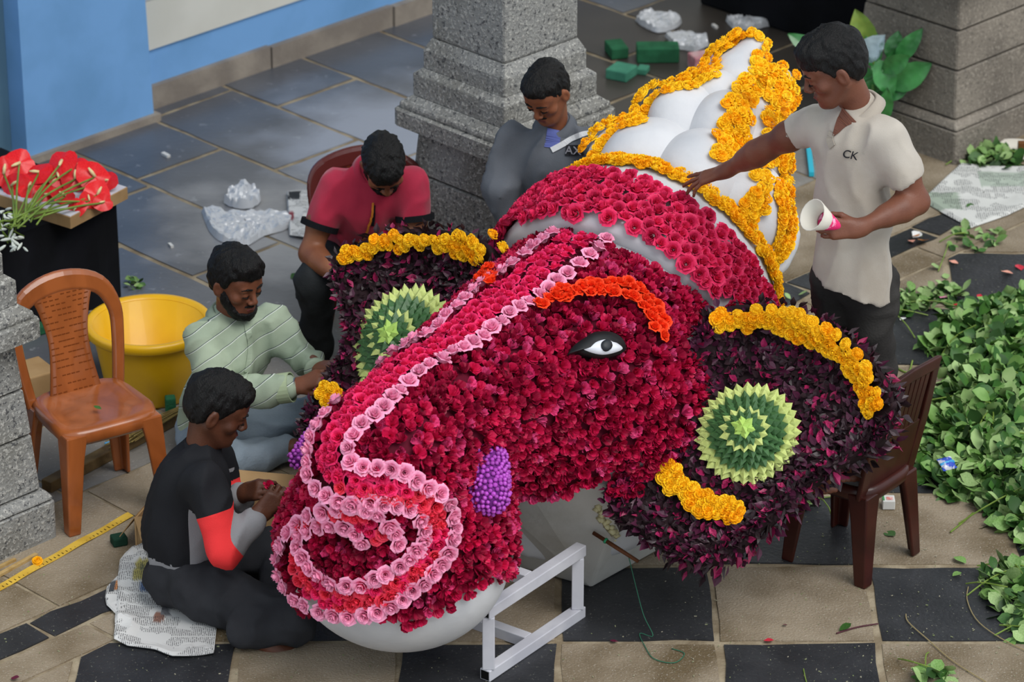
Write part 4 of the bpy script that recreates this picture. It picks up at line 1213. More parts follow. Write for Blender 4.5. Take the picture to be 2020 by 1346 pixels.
if h: text_mesh('CK', .042, M('print_black', '26262b', .7, .2), pA, h[0] + h[1] * .006, Vector((.85, -.5, 0)), (0, 0, 1), shear=.25)
mJean = M('charcoal_jeans', '2c2a29', .85, .15, '3a3836', 6, bump=.25, bscale=120)
V, Fc = solid([rc(JA['pelvis'], Vector(JA['hipR']).lerp(JA['hipL'], .5), .112, .115, fA, 1.3)] + leg(JA, 'R', (.092, .075, .068), .97) + leg(JA, 'L', (.092, .075, .068), .97), .0115, .05)
jn = put('trousers', mesh('trousers', cloth(V, Fc, .007, 8, 9, (1, 0, .2)), Fc, mJean, smooth=True), pA)
band_ring('wrist_thread', Vector(JA['elR']).lerp(JA['wrR'], .93), Vector(JA['wrR']) - Vector(JA['elR']), .0285, .006, M('red_thread', 'b3302e', .7, .2), pA)
# earring and fine chain
RA = basis((-.80, -.12, -.42)); e0 = Vector(JA['head']) + RA @ Vector((.086, -.004, -.05))
MB().lathe([(.001, -.004), (.0045, 0), (.001, .004)], 8, e0).obj('earring', M('silver', 'd0d3d8', .25, .5, metal=1), pA, True)
# paper cone in his hand
cone = empty('paper_cone', W(1630, 445, .24), 'white and pink rolled paper cone held in his hand', 'paper cone')
c0 = W(1655, 447, .26); c1 = W(1602, 424, .20); ax = (c1 - c0).normalized()
def cone_mesh(a, b, r0, r1, n=18, thick=.003):
    d = (b - a).normalized(); r = d.cross(Vector((0, 0, 1))).normalized(); u = r.cross(d); V = []
    for p, q in ((a, r0), (b, r1), (b, r1 - thick), (a + d * .01, max(r0 - thick, .001))):
        for k in range(n): V.append(p + (r * math.cos(2 * PI * k / n) + u * math.sin(2 * PI * k / n)) * q)
    return V, [(i * n + k, i * n + (k + 1) % n, (i + 1) * n + (k + 1) % n, (i + 1) * n + k) for i in range(3) for k in range(n)]
MB().add(*cone_mesh(c0, c0.lerp(c1, .52), .012, .034)).obj('pink_wrap', M('pink_print', 'e0296d', .5, .3, 'f4a6c4', 45, 2, .55, .62), cone, True)
MB().add(*cone_mesh(c0.lerp(c1, .50), c1, .033, .056)).obj('white_wrap', M('white_paper', 'd9d3c6', .6, .3), cone, True)

# ---- B: man in the grey shirt behind the crown
yb = 1.87
JB = dict(head=W(1078, 182, yb - .04), neck=W(1094, 246, yb + .02), chest=W(1090, 330, yb), pelvis=W(1068, 540, yb + .03), shR=W(1008, 276, yb + .05), shL=W(1172, 280, yb - .03),
          elR=W(986, 372, yb - .04), wrR=W(1006, 448, yb - .07), elL=W(1205, 390, yb + .10), wrL=W(1180, 480, yb + .12),
          hipR=W(1035, 560, yb + .03), knR=W(1032, 690, yb + .02), anR=W(1035, 812, yb + .05), hipL=W(1105, 560, yb), knL=W(1105, 690, yb), anL=W(1105, 815, yb + .03))
fB = (-.25, -.97, 0)
skB = skin('skin_tan', '8a5438', '774630')
pB = build_person('man in grey shirt with white stripe standing between stone pillar and crown', G(1070, 830), skB, JB, dict(fwd=(-.42, -.68, -.56), s=.98),
                  dict(R=dict(to=W(1012, 490, yb - .08), back=(-.9, -.3, .1), side=-1, curl=.3), L=dict(to=W(1165, 530, yb + .12), back=(.9, -.3, .1), side=1, curl=.3)), hair=(.006, .0, -.06, .070), moust=True, sc=.95)
mGrey = M('grey_shirt_cloth', '62666d', .8, .2, '575b62', 5, bump=.15, bscale=250)
V, Fc = solid(torso_prims(JB, .125, .130, fB, sc=.95) + sleeve(JB, 'R', 1.80, (.068, .060, .044)) + sleeve(JB, 'L', 1.80, (.068, .060, .044)), .0115, .05)
sh = put('shirt', mesh('shirt', cloth(V, Fc, .0105, 12, 9, (0, 0, 1)), Fc, mGrey, smooth=True), pB); tB = tree_of(sh)
collar(JB, fB, mGrey, pB, .064, .036, .95)
mStr = M('white_stripe_cloth', 'c6c8ca', .7, .2)
ribbon('white_stripe', [(1088, 297), (1105, 288), (1130, 274), (1150, 266), (1174, 262)], [tB], .022, mStr, pB, .003)
ribbon('inner_tee', [(1093, 256), (1091, 272), (1088, 292)], [tB], .055, M('blue_tee', '5a64a0', .8, .2), pB, .001)
ribbon('chest_label', [(1116, 297), (1150, 296)], [tB], .040, M('label_black', '202126', .7, .2), pB, .002)
h = hit(1132, 297, [tB])
if h: text_mesh('AX', .045, M('label_grey', '9a9aa2', .6, .2), pB, h[0] + h[1] * .018, Vector((.97, -.2, 0)), (0, 0, 1))
mPantB = M('dark_grey_trousers', '33343a', .85, .15)
V, Fc = solid([rc(JB['pelvis'], Vector(JB['hipR']).lerp(JB['hipL'], .5), .12, .12, fB, 1.25)] + leg(JB, 'R', (.085, .07, .06)) + leg(JB, 'L', (.085, .07, .06)), .014, .05)
put('trousers', mesh('trousers', cloth(V, Fc, .005, 5), Fc, mPantB, smooth=True), pB)
for s in 'RL':
    a = Vector(JB['an' + s]); V, Fc = solid([rc((a.x, a.y, .035), (a.x - .04, a.y - .16, .03), .04, .034)], .012, .02); put('shoe', mesh('shoe', V, Fc, mPantB, smooth=True), pB)

# ---- C: man in the red polo sitting on a chair
JC = dict(head=W(757, 326, 2.08), neck=W(742, 336, 2.20), chest=W(735, 395, 2.22), pelvis=W(708, 488, 2.38), shR=W(658, 362, 2.22), shL=W(812, 366, 2.16),
          elR=W(612, 500, 2.13), wrR=W(676, 552, 1.95), elL=W(822, 465, 2.10), wrL=W(790, 530, 1.97),
          hipR=W(678, 495, 2.36), knR=W(622, 556, 2.08), anR=W(628, 690, 2.16), hipL=W(745, 495, 2.34), knL=W(735, 585, 2.02), anL=W(735, 720, 2.12))
fC = (.12, -.99, 0)
pC = build_person('man in red polo shirt sitting bent forward on a brown chair', G(690, 590), skin('skin_warm', '8f5c40', '7d4c34'), JC, dict(fwd=(.14, -.52, -.80), s=1.0, up=(0, -.6, .8)),
                  dict(R=dict(to=W(715, 572, 1.88), back=(-.2, -.5, .8), side=-1, curl=.5, upper=1), L=dict(to=W(770, 560, 1.9), back=(.2, -.5, .8), side=1, curl=.5, upper=1)), hair=(.010, .004, -.06, .066), beard=1)
mRed = M('red_polo_cloth', 'b32c46', .8, .2, 'a32640', 6, bump=.15, bscale=300, sheen=.2); mBlkC = M('black_cloth', '15161a', .85, .15)
V, Fc = solid(torso_prims(JC, .132, .140, fC, 1.2) + sleeve(JC, 'R', .85, (.070, .070)) + sleeve(JC, 'L', .85, (.070, .068)), .0105, .05, clip=arm_clip(JC, (('R', .62), ('L', .66))))
sh = put('polo_shirt', mesh('polo_shirt', cloth(V, Fc, .0105, 21, 8, (.2, 0, 1)), Fc, mRed, smooth=True), pC); tC = tree_of(sh)
for s, t in (('R', .60), ('L', .64)):
    a, e = Vector(JC['sh' + s]), Vector(JC['el' + s])
    band_ring('sleeve_hem', a.lerp(e, t), e - a, .076, .024, mBlkC, pC, 24, t=.012)
collar(JC, fC, mRed, pC, .070, .034)
ribbon('placket', [(738, 405), (737, 425), (735, 445)], [tC], .012, mBlkC, pC, .002)
ribbon('lanyard', [(737, 400), (735, 420), (727, 445), (720, 465), (706, 478), (700, 482)], [tC], .008, M('orange_cord', 'c8782a', .7, .2), pC, .006)
mPantC = M('black_jeans', '1d2022', .8, .2, '2a2d2f', 6, bump=.2, bscale=120)
V, Fc = solid([rc(JC['pelvis'], Vector(JC['hipR']).lerp(JC['hipL'], .5), .125, .12, (0, 0, 1), 1.2)] + leg(JC, 'R', (.095, .075, .062)) + leg(JC, 'L', (.095, .075, .062)), .0115, .05)
put('trousers', mesh('trousers', cloth(V, Fc, .007, 9, 9, (0, 1, .2)), Fc, mPantC, smooth=True), pC)
for s in 'RL':
    a = Vector(JC['an' + s]); V, Fc = solid([rc((a.x, a.y + .02, .04), (a.x, a.y - .15, .032), .042, .036), rc((a.x, a.y, .04), a, .04, .045)], .011, .02); put('shoe', mesh('shoe', V, Fc, mBlkC, smooth=True), pC)

# ---- D: man in the striped green shirt, cross-legged
JD = dict(head=W(467, 556, 1.41), neck=W(455, 622, 1.45), chest=W(462, 700, 1.43), pelvis=W(412, 842, 1.46), shR=W(402, 662, 1.38), shL=W(532, 634, 1.50),
          elR=W(432, 785, 1.24), wrR=W(588, 762, 1.18), elL=W(592, 702, 1.44), wrL=W(634, 728, 1.24),
          hipR=W(395, 868, 1.38), knR=G(432, 905, .10), anR=G(575, 890, .06), hipL=W(470, 845, 1.46), knL=G(640, 815, .13), anL=G(480, 868, .07))
fD = (.62, -.78, 0)
skD = skin('skin_dusky', '7a4a34', '683c29')
pD = build_person('man in pale green striped shirt sitting cross-legged beside the left ear', G(430, 880), skD, JD, dict(fwd=(.66, -.66, -.24), s=1.0),
                  dict(R=dict(to=W(645, 738, 1.14), back=(.1, -.5, .75), side=-1, curl=.55, thumb=.7, **{'from': .75}), L=dict(to=W(672, 716, 1.19), back=(.1, -.2, .9), side=1, curl=.5, thumb=.7)), hair=(.018, .022, -.06, .060), beard=1, moust=True,
                  bare=[(G(572, 890, .06), G(632, 880, .05), (.1, -.6, .7)), (G(470, 870, .06), G(440, 860, .06))])
mGrn = M('green_shirt_cloth', 'a9b7a0', .8, .2, '9aa893', 5, bump=.12, bscale=250)
def add_lines(m, scale, d, dark, light):
    """thin woven pinstripe pairs across a direction"""
    nt = m.node_tree; N = nt.nodes; L = nt.links; b = N['Principled BSDF']; old = b.inputs['Base Color'].links[0].from_socket
    g = N.new('ShaderNodeNewGeometry'); dp = N.new('ShaderNodeVectorMath'); dp.operation = 'DOT_PRODUCT'; dp.inputs[1].default_value = Vector(d).normalized()
    nz = N.new('ShaderNodeTexNoise'); nz.inputs['Scale'].default_value = 3
    L.new(g.outputs['Position'], dp.inputs[0]); L.new(g.outputs['Position'], nz.inputs['Vector'])
    ad = N.new('ShaderNodeMath'); ad.operation = 'MULTIPLY_ADD'; ad.inputs[1].default_value = .05; L.new(nz.outputs[0], ad.inputs[0]); L.new(dp.outputs['Value'], ad.inputs[2])
    ml = N.new('ShaderNodeMath'); ml.operation = 'MULTIPLY'; ml.inputs[1].default_value = scale; L.new(ad.outputs[0], ml.inputs[0])
    fr = N.new('ShaderNodeMath'); fr.operation = 'FRACT'; L.new(ml.outputs[0], fr.inputs[0])
    r = N.new('ShaderNodeValToRGB'); r.color_ramp.interpolation = 'CONSTANT'; e = r.color_ramp.elements
    e[0].position = 0; e[0].color = (0, 0, 0, 1); e[1].position = .91; e[1].color = (.5, .5, .5, 1); x = e.new(.955); x.color = (1, 1, 1, 1)
    L.new(fr.outputs[0], r.inputs[0])
    r2 = N.new('ShaderNodeValToRGB'); r2.color_ramp.interpolation = 'CONSTANT'; e2 = r2.color_ramp.elements; e2[0].color = lin(dark); e2[1].position = .75; e2[1].color = lin(light); L.new(r.outputs[0], r2.inputs[0])
    gt = N.new('ShaderNodeMath'); gt.operation = 'GREATER_THAN'; gt.inputs[1].default_value = .2; L.new(r.outputs[0], gt.inputs[0])
    mx = N.new('ShaderNodeMix'); mx.data_type = 'RGBA'; L.new(gt.outputs[0], mx.inputs[0]); L.new(old, mx.inputs[6]); L.new(r2.outputs[0], mx.inputs[7]); L.new(mx.outputs[2], b.inputs['Base Color'])
add_lines(mGrn, 18, (.55, -.2, -.8), '4f5a58', 'dfe6dc')
V, Fc = solid(torso_prims(JD, .135, .135, fD) + sleeve(JD, 'R', 1.88, (.074, .066, .052)) + sleeve(JD, 'L', 1.80, (.072, .060, .045)), .0115, .05)
sh = put('shirt', mesh('shirt', cloth(V, Fc, .0115, 31, 9, (.3, -.2, 1)), Fc, mGrn, smooth=True), pD)
collar(JD, fD, mGrn, pD, .068, .038)
tD = tree_of(sh)
ribbon('placket', [(487, 640), (492, 680), (487, 730), (470, 775)], [tD], .022, mGrn, pD, .002)
e, w = Vector(JD['elR']), Vector(JD['wrR'])
band_ring('cuff', e.lerp(w, .84), w - e, .057, .05, M('green_cuff', 'a8b795', .8, .2), pD, 24)
band_ring('bracelet', e.lerp(w, .97), w - e, .034, .014, M('steel', 'b9bcc2', .3, .5, metal=1), pD)
mJeanD = M('washed_jeans', '75838f', .85, .15, '8f9ba6', 4, 5, .4, .65, bump=.25, bscale=120)
V, Fc = solid([rc(JD['pelvis'], Vector(JD['hipR']).lerp(JD['hipL'], .5), .125, .12, (0, 0, 1), 1.2)] + leg(JD, 'R', (.088, .076, .056), .95, .014) + leg(JD, 'L', (.088, .074, .056), .9, .014), .0115, .05)
V = cloth(V, Fc, .011, 19, 9); V[:, 2] = np.maximum(V[:, 2], .004)
put('jeans', mesh('jeans', V, Fc, mJeanD, smooth=True), pD)

# ---- E: man in black and grey shirt with a red sleeve patch
JE = dict(head=W(430, 806, .33), neck=W(398, 884, .33), chest=W(372, 975, .31), pelvis=W(362, 1132, .29), shR=W(402, 955, .14), shL=W(425, 905, .50),
          elR=W(442, 1082, .05), wrR=W(506, 1020, .11), elL=W(462, 1010, .52), wrL=W(478, 974, .36),
          hipR=W(385, 1160, .20), knR=G(575, 1222, .09), anR=G(470, 1245, .06), hipL=W(405, 1120, .40), knL=G(572, 1085, .12), anL=G(540, 1185, .07))
fE = (.86, .30, 0)
skE = skin('skin_deep', '5f3826', '512e1f')
pE = build_person('man in black and grey shirt with red sleeve patch, sitting on newspaper', G(400, 1200), skE, JE, dict(fwd=(.86, .02, -.42), s=1.03),
                  dict(R=dict(to=W(540, 985, .13), back=(.2, -.8, .3), side=-1, curl=.8, thumb=.8, **{'from': .8}), L=dict(to=W(520, 965, .28), back=(.0, -.7, .6), side=1, curl=.7, thumb=.7, **{'from': .8})), hair=(.010, .004, -.07, .062),
                  bare=[(G(478, 1246, .05), G(520, 1262, .03), (0, -.5, .8))])
mShE = M('raglan_shirt', '1c1d21', .8, .2, stops=[(0, '8f8f92'), (.25, '1d1e22'), (.5, 'ee3a3c'), (.75, '8f8f92')], attr='zone', bump=.15, bscale=250)
PE = [rc(JE['pelvis'], W(352, 1050, .30), .130, .140, fE, 1.25), rc(W(352, 1050, .30), JE['chest'], .140, .148, fE, 1.22), rc(Vector(JE['shR']).lerp(JE['chest'], .25), Vector(JE['shL']).lerp(JE['chest'], .25), .07, .07, k=.08), rc(JE['chest'], JE['neck'], .105, .066, fE, 1.1, k=.06)]
V, Fc = solid(PE + sleeve(JE, 'R', 1.86, (.076, .066, .044)) + sleeve(JE, 'L', 1.9, (.07, .06, .042)), .0105, .05)
V = cloth(V, Fc, .010, 41, 9, (.1, 0, 1))
sR, eR, wR = (np.array(JE[k]) for k in ('shR', 'elR', 'wrR'))
def seg_t(a, b): return np.clip(((V - a) @ (b - a)) / ((b - a) @ (b - a)), -.5, 1.5)
def seg_d(a, b):
    t = np.clip(seg_t(a, b), 0, 1); return np.linalg.norm(V - a - t[:, None] * (b - a), axis=1)
dU, dF = seg_d(sR, eR), seg_d(eR, wR); tU = seg_t(sR, eR)
f3 = np.array(Vector(fE).normalized())
side = (V - np.array(JE['pelvis'])) @ f3
zone = np.clip(.25 + (-.005 - side) * 2.5, .02, .4)
zone = np.where(V[:, 2] < .205, .05, zone)
zone = np.where(V[:, 2] > JE['chest'].z + .02, np.maximum(zone, .3), zone)
def arm_q(s_):
    a, e, w = (np.array(JE[k + s_]) for k in ('sh', 'el', 'wr')); d1, d2 = seg_d(a, e), seg_d(e, w); wgt = np.clip(.5 + (d1 - d2) / .03, 0, 1)
    return np.minimum(d1, d2), np.clip(seg_t(a, e), 0, 1) * (1 - wgt) + wgt * (1 + np.clip(seg_t(e, w), 0, 1))
for s_, rr in (('R', .095), ('L', .085)):
    d, q = arm_q(s_); za = np.clip(.5 + (q - .46) * .37, .3, 1); k = np.clip((rr - d) / .012, 0, 1)
    zone = np.where(q > .18, zone * (1 - k) + za * k, zone)
sh = put('raglan_shirt', mesh('raglan_shirt', V, Fc, mShE, smooth=True, attrs={'zone': zone}), pE)
band_ring('neckband', Vector(JE['neck']) + Vector((.004, 0, .006)), Vector(JE['head']) - Vector(JE['neck']) + Vector((0, 0, .05)), .066, .016, M('black_rib', '25262b', .85, .15), pE, 24)
mPantE = M('charcoal_trousers', '292a2e', .8, .2, '333438', 5, bump=.15, bscale=200)
V, Fc = solid([rc(JE['pelvis'], Vector(JE['hipR']).lerp(JE['hipL'], .5), .142, .13, (0, 0, 1), 1.2)] + leg(JE, 'R', (.106, .086, .066), .9, .016) + leg(JE, 'L', (.10, .085, .066), .9, .016), .0115, .05)
V = cloth(V, Fc, .010, 55, 8); V[:, 2] = np.maximum(V[:, 2], .004)
put('trousers', mesh('trousers', V, Fc, mPantE, smooth=True), pE)
for n_, J_ in (('A', JA), ('B', JB), ('C', JC), ('D', JD), ('E', JE)):
    print(n_, 'arms', lens(J_, ('shR', 'elR'), ('elR', 'wrR'), ('shL', 'elL'), ('elL', 'wrL')), 'legs', lens(J_, ('hipR', 'knR'), ('knR', 'anR'), ('hipL', 'knL'), ('knL', 'anL')), 'torso', lens(J_, ('pelvis', 'neck'), ('neck', 'head'), ('shR', 'shL')), [tuple(round(c, 2) for c in J_[k]) for k in ('head', 'pelvis', 'anR')])
# ================================================================== chairs
def chair(name, label, ctr, front, mm, back, w=.40, d=.38, h=.40, group=None, top=.82, splay=.02):
    c = Vector((ctr[0], ctr[1], 0)); f = Vector((front[0], front[1], 0)).normalized(); r = Vector((-f.y, f.x, 0))   # f = front, r = to the chair's left
    root = empty(name, c, label, 'chair', group)
    def P(x, y, z): return c + r * x + f * y + Vector((0, 0, z))
    # seat: rounded tray with a rolled front edge
    V = []; n = 40; prof = [(.0, -.012), (.55, -.012), (.80, -.004), (.93, .006), (1.0, -.006), (1.0, -.04), (.93, -.055), (.90, -.02), (.5, -.03), (.0, -.03)]
    for q, z in prof:
        for k in range(n):
            a = 2 * PI * k / n; ca, sa = math.cos(a), math.sin(a)
            e = (abs(ca) ** 4.5 + abs(sa) ** 4.5) ** (-1 / 4.5)
            V.append(P(ca * e * q * w / 2 * (1 + .05 * sa), sa * e * q * d / 2, h + z - (.012 if sa > .5 and q > .8 else 0)))
    m = len(prof)
    Fc = [(i * n + k, i * n + (k + 1) % n, (i + 1) * n + (k + 1) % n, (i + 1) * n + k) for i in range(m - 1) for k in range(n)]
    put('seat', mesh('seat', V, Fc, mm, smooth=True), root)
    for sx in (-1, 1):
        for sy in (-1, 1):
            # L section leg, tapering down
            b = MB(); V = []; sec = [(0, 0), (1, 0), (1, .28), (.30, .30), (.28, 1), (0, 1)]
            for z, s, o in ((h - .02, .085, 0), (h - .12, .070, .3), (0, .048, 1.0)):
                for x, y in sec:
                    V.append(P(sx * (w / 2 - .004 + splay * o - x * s), sy * (d / 2 - .004 + splay * o - y * s), z))
            Fc = [(i * 6 + k, i * 6 + (k + 1) % 6, (i + 1) * 6 + (k + 1) % 6, (i + 1) * 6 + k) for i in range(2) for k in range(6)] + [(5, 4, 3, 2, 1, 0), tuple(range(12, 18))]
            if sx * sy < 0: Fc = [q[::-1] for q in Fc]
            o = put('leg', mesh('leg', V, Fc, mm), root); bevel(o, .006, 2)
    lean = .20
    def B(x, z, off=0): return P(x, -d / 2 + .03 - (z - h) * lean - off, z)
    H = top
    def sweep(name, pts, wd, th):   # flat strip in the backrest plane
        V = []; n = len(pts)
        for i, (x, z) in enumerate(pts):
            a = pts[max(i - 1, 0)]; b_ = pts[min(i + 1, n - 1)]; dx, dz = b_[0] - a[0], b_[1] - a[1]; L = math.hypot(dx, dz); nx, nz = -dz / L, dx / L
            ww = wd[i] if hasattr(wd, '__len__') else wd
            for s, o in ((-1, -.4), (-.6, -1), (.6, -1), (1, -.4), (1, .6), (-1, .6)): V.append(B(x + nx * s * ww / 2, z + nz * s * ww / 2, o * th / 2))
        Fc = [(i * 6 + k, i * 6 + (k + 1) % 6, (i + 1) * 6 + (k + 1) % 6, (i + 1) * 6 + k) for i in range(n - 1) for k in range(6)] + [tuple(range(5, -1, -1)), tuple((n - 1) * 6 + k for k in range(6))]
        return put(name, mesh(name, V, Fc, mm, smooth=False), root)
    if back == 'arch':
        pts = [tuple(p) for p in spline([(-w / 2 + .02, h - .03), (-w / 2 - .005, h + .15), (-w / 2 - .005, h + .27), (-w / 2 + .055, H - .055), (0, H - .02), (w / 2 - .055, H - .055), (w / 2 + .005, h + .27), (w / 2 + .005, h + .15), (w / 2 - .02, h - .03)], 40)]
        wd = [.045 + .035 * math.exp(-((i - 19.5) / 9) ** 2) for i in range(40)]
        bevel(sweep('back_frame', pts, wd, .030), .004)
        rows = spline([(h - .02, .105), (h + .10, .085), (h + .20, .080), (h + .30, .10), (H - .05, .125)], 18); V = []
        for z, hw in rows:
            for x in np.linspace(-1, 1, 7): V += [B(x * hw, z, .006 - .010 * (abs(x) > .95)), ]
        for z, hw in rows:
            for x in np.linspace(-1, 1, 7): V += [B(x * hw, z, -.010)]
        k0 = 18 * 7
        Fc = grid_faces(18, 7) + [q[::-1] for q in grid_faces(18, 7, k0)]
        for i in range(17):
            for j in (0, 6): a, b_ = i * 7 + j, (i + 1) * 7 + j; Fc.append((a, b_, b_ + k0, a + k0))
        sp = put('back_panel', mesh('back_panel', V, Fc, mm, smooth=True), root)
        b = MB()
        for i in range(1, 17):
            z, hw = rows[i]
            for j in range(9):
                if (i + j) % 5 == 4: continue
                x = (-.82 + 1.64 * j / 8) * hw; b.beam(B(x - .007, z, -.0095), B(x + .007, z, -.0095), .004, .004)
        o = b.obj('woven_pattern', M('pattern_dark', '7a3d14', .5, .3), sp, kind='stuff')
    else:
        pts = [(-w / 2 + .015, h - .03), (-w / 2 + .0, h + .2), (-w / 2 + .01, H)]
        bevel(sweep('back_frame', pts, [.05, .045, .04], .03), .004)
        bevel(sweep('back_frame', [(-x, z) for x, z in pts], [.05, .045, .04], .03), .004)
        bevel(sweep('top_rail', [(-w / 2 - .01, H - .022), (0, H - .012), (w / 2 + .01, H - .022)], .05, .034), .005)
        bevel(sweep('lower_panel', [(-w / 2 + .03, h + .09), (w / 2 - .03, h + .09)], .20, .02), .003)
        for i in range(8):
            x = (-.5 + (i + .5) / 8) * (w - .07); bevel(sweep('slat', [(x * .92, h + .18), (x, H - .04)], .026, .016), .002)
    return root
mOrC = M('caramel_plastic', 'a35a2c', .28, .5, '86471f', 7, 3, .35, .7, coat=.35, dist=1.2, stretch=(1, 1, .4))
mBrC = M('brown_plastic', '3f1811', .36, .4, '34120c', 8, coat=.08)
chair('plastic_chair', 'empty caramel brown plastic chair with woven pattern back beside the yellow tub', (-1.525, 1.025), (.53, -.85), mOrC, 'arch', .39, .36, .405, top=.825)
chair('plastic_chair', 'dark brown slatted plastic chair under the right ear, man standing on it', (1.215, .615), (-.78, .63), mBrC, 'slat', .325, .33, .366, top=.80)
chair('plastic_chair', 'dark red brown plastic chair under the man in red polo', (-.575, 2.47), (.05, -1), M('maroon_plastic', '5a231f', .3, .5, coat=.3), 'arch', .40, .38, .315, top=.70)
# ================================================================== tub
tub = empty('plastic_tub', (-1.405, 1.955, 0), 'big round yellow plastic tub standing between chair and seated man', 'tub')
mYel = M('yellow_plastic', 'e9b50e', .4, .45, 'dca608', 3, coat=.15)
MB().lathe([(.0, .0), (.165, .0), (.175, .012), (.222, .285), (.222, .29), (.214, .29), (.166, .018), (.0, .014)], 56, tub.location).obj('basin', mYel, tub, True)
MB().lathe([(.215, .292), (.225, .303), (.242, .303), (.248, .292), (.246, .268), (.240, .262), (.222, .275), (.216, .285), (.215, .292)], 56, tub.location).obj('rim', mYel, tub, True)
for a in (.3, 3.4):
    p = tub.location + Vector((.243 * math.cos(a), .243 * math.sin(a), .262)); MB().box(p, (.03, .07, .014), Matrix.Rotation(a, 3, 'Z')).obj('handle', mYel, tub)
# ================================================================== black table, box and flowers
mBlkT = M('black_tablecloth', '0d0e11', .85, .15, '14151a', 4, bump=.15, bscale=15)
tb = empty('draped_table', (*UV(.3, -3.5), 0), 'low table covered with plain black cloth at left edge', 'table')
b = MB(); nU = 26; V = []
def drape(u, v, z): return Vector((*UV(u, v), z))
loop = [(-.7 + 1.56 * i / nU, -3.13) for i in range(nU + 1)] + [(.86, -3.13 - .75 * i / 12) for i in range(1, 13)] + [(.86 - 1.56 * i / nU, -3.88) for i in range(1, nU + 1)] + [(-.7, -3.88 + .75 * i / 12) for i in range(1, 12)]
for z, o in ((.44, 0), (.425, .006), (.25, .008), (.0, .012)):
    for i, (u, v) in enumerate(loop):
        k = (o * (1 + 1.2 * math.sin(i * 1.9)) if z < .4 else 0); V.append(drape(u + (k if u > .85 else 0), v + (k if v > -3.14 else 0), z))
nl = len(loop); Fc = [(i * nl + (k + 1) % nl, i * nl + k, (i + 1) * nl + k, (i + 1) * nl + (k + 1) % nl) for i in range(3) for k in range(nl)] + [tuple(range(nl))]
put('cloth_cover', mesh('cloth_cover', V, Fc, mBlkT, smooth=False), tb)
mKraft = M('cardboard', 'a98a62', .8, .2, '9b7c55', 6, bump=.08, bscale=60)
bx = empty('flat_box', G(150, 420, .44), 'flat cardboard box with white lid under the red flowers', 'box')
p1, p2 = G(140, 452, .442), G(253, 392, .442); av = (p2 - p1); bv = (G(55, 425, .442) - p1).normalized() * .42; av.z = bv.z = 0
hz = Vector((0, 0, .05))
def slab(b, o, a, c, z): return b.hull([o, o + a, o + a + c, o + c, o + z, o + a + z, o + a + c + z, o + c + z])
bevel(slab(MB(), p1, av, bv, hz).obj('tray', mKraft, bx), .003)
slab(MB(), p1 + hz + av * .012 + bv * .012, av * .976, bv * .976, Vector((0, 0, .003))).obj('white_lid', M('white_card', 'c9c9d2', .6, .3), bx)
zt = .497
mSpa = M('anthurium_red', 'd0131a', .36, .35, 'dd2228', 12, coat=.08, obj_rand=.15); mSpx = M('spadix', 'e3cf9a', .5, .3); mStm = M('stem_green', '7d9440', .5, .35, '667f33', 15)
def spathe():
    V = []; n = 18
    for r in (0, .5, 1.0):
        for k in range(n):
            a = 2 * PI * k / n; rr = r * (1 - .28 * math.exp(-((abs(a - PI) - 0) / .45) ** 2)) * (1 + .18 * math.exp(-((min(a, 2 * PI - a)) / .35) ** 2))
            V.append((rr * math.cos(a), rr * math.sin(a) * .88, -.16 * r * r + .06 * math.sin(5 * a) * r))
    return mesh('spathe', V, [(i * n + k, i * n + (k + 1) % n, (i + 1) * n + (k + 1) % n, (i + 1) * n + k) for i in range(2) for k in range(n)], mSpa, smooth=True)
SPA = spathe(); sb = MB().tube([(-.05, 0, .03), (.25, .02, .16), (.5, .02, .22)], [.09, .10, .05], 8); SPX = mesh('spadix', sb.V, sb.F, mSpx, smooth=True)
_AN = (((38, 322, .056, .09), (8, 342, .055, .06), (76, 340, .052, .07), (122, 318, .055, .10), (150, 326, .045, .08), (186, 348, .060, .06), (206, 358, .045, .03), (192, 384, .050, .02), (60, 362, .050, .04), (100, 362, .045, .03), (148, 352, .05, .05), (128, 386, .042, .02), (176, 396, .035, .015), (24, 366, .05, .03), (152, 408, .034, .012), (88, 384, .042, .02), (112, 342, .045, .06), (205, 398, .034, .01)))
_ord = ('leftmost', 'second from left', 'third from left', 'fourth from left', 'fifth from left', 'sixth from left', 'seventh from left', 'eighth from left')
_row = [sorted([i for i, a in enumerate(_AN) if lo <= a[1] < hi_], key=lambda i: _AN[i][0]) for lo, hi_ in ((0, 345), (345, 367), (367, 500))]
_anl = {i: f'red anthurium on the flat box, {_ord[k]} in the {nm} row of the bunch' for r_, nm in zip(_row, ('back', 'middle', 'front')) for k, i in enumerate(r_)}
for i, (x, y, s, lift) in enumerate(_AN):
    p = G(x, y, zt + lift); o = empty('anthurium', p, _anl[i], 'flower', 'red anthuriums on the box')
    nq = frame_q(Vector((rnd.uniform(-.5, .5), -.55 + rnd.uniform(-.4, .3), .75)), rnd.uniform(0, 6.3))
    for nm, me in (('spathe', SPA), ('spadix', SPX)):
        c = put(nm, me, o); c.rotation_mode = 'QUATERNION'; c.location = p; c.rotation_quaternion = nq; c.scale = (s * 1.3,) * 3
    e = G(28 + rnd.uniform(-12, 45), 448 + rnd.uniform(-22, 4), zt + .012 + rnd.uniform(0, .03)); m_ = p.lerp(e, .5) + Vector((0, 0, rnd.uniform(.0, .035)))
    MB().tube([tuple(q) for q in spline([p - Vector((0, 0, .005)), m_, e], 8)], .0042, 6).obj('stem', mStm, o, True)
wf = empty('white_flower_bunch', G(35, 448, zt), 'bunch of small white buds hanging over the table edge', 'flower bunch')
mWB = M('white_bud', 'd5d8d6', .5, .3, 'c3cfc0', 20); wb = MB().lathe([(.01, -1), (.35, -.7), (.5, 0), (.42, .6), (.12, 1.05)], 8); WB = mesh('white_bud', wb.V, wb.F, mWB, smooth=True)
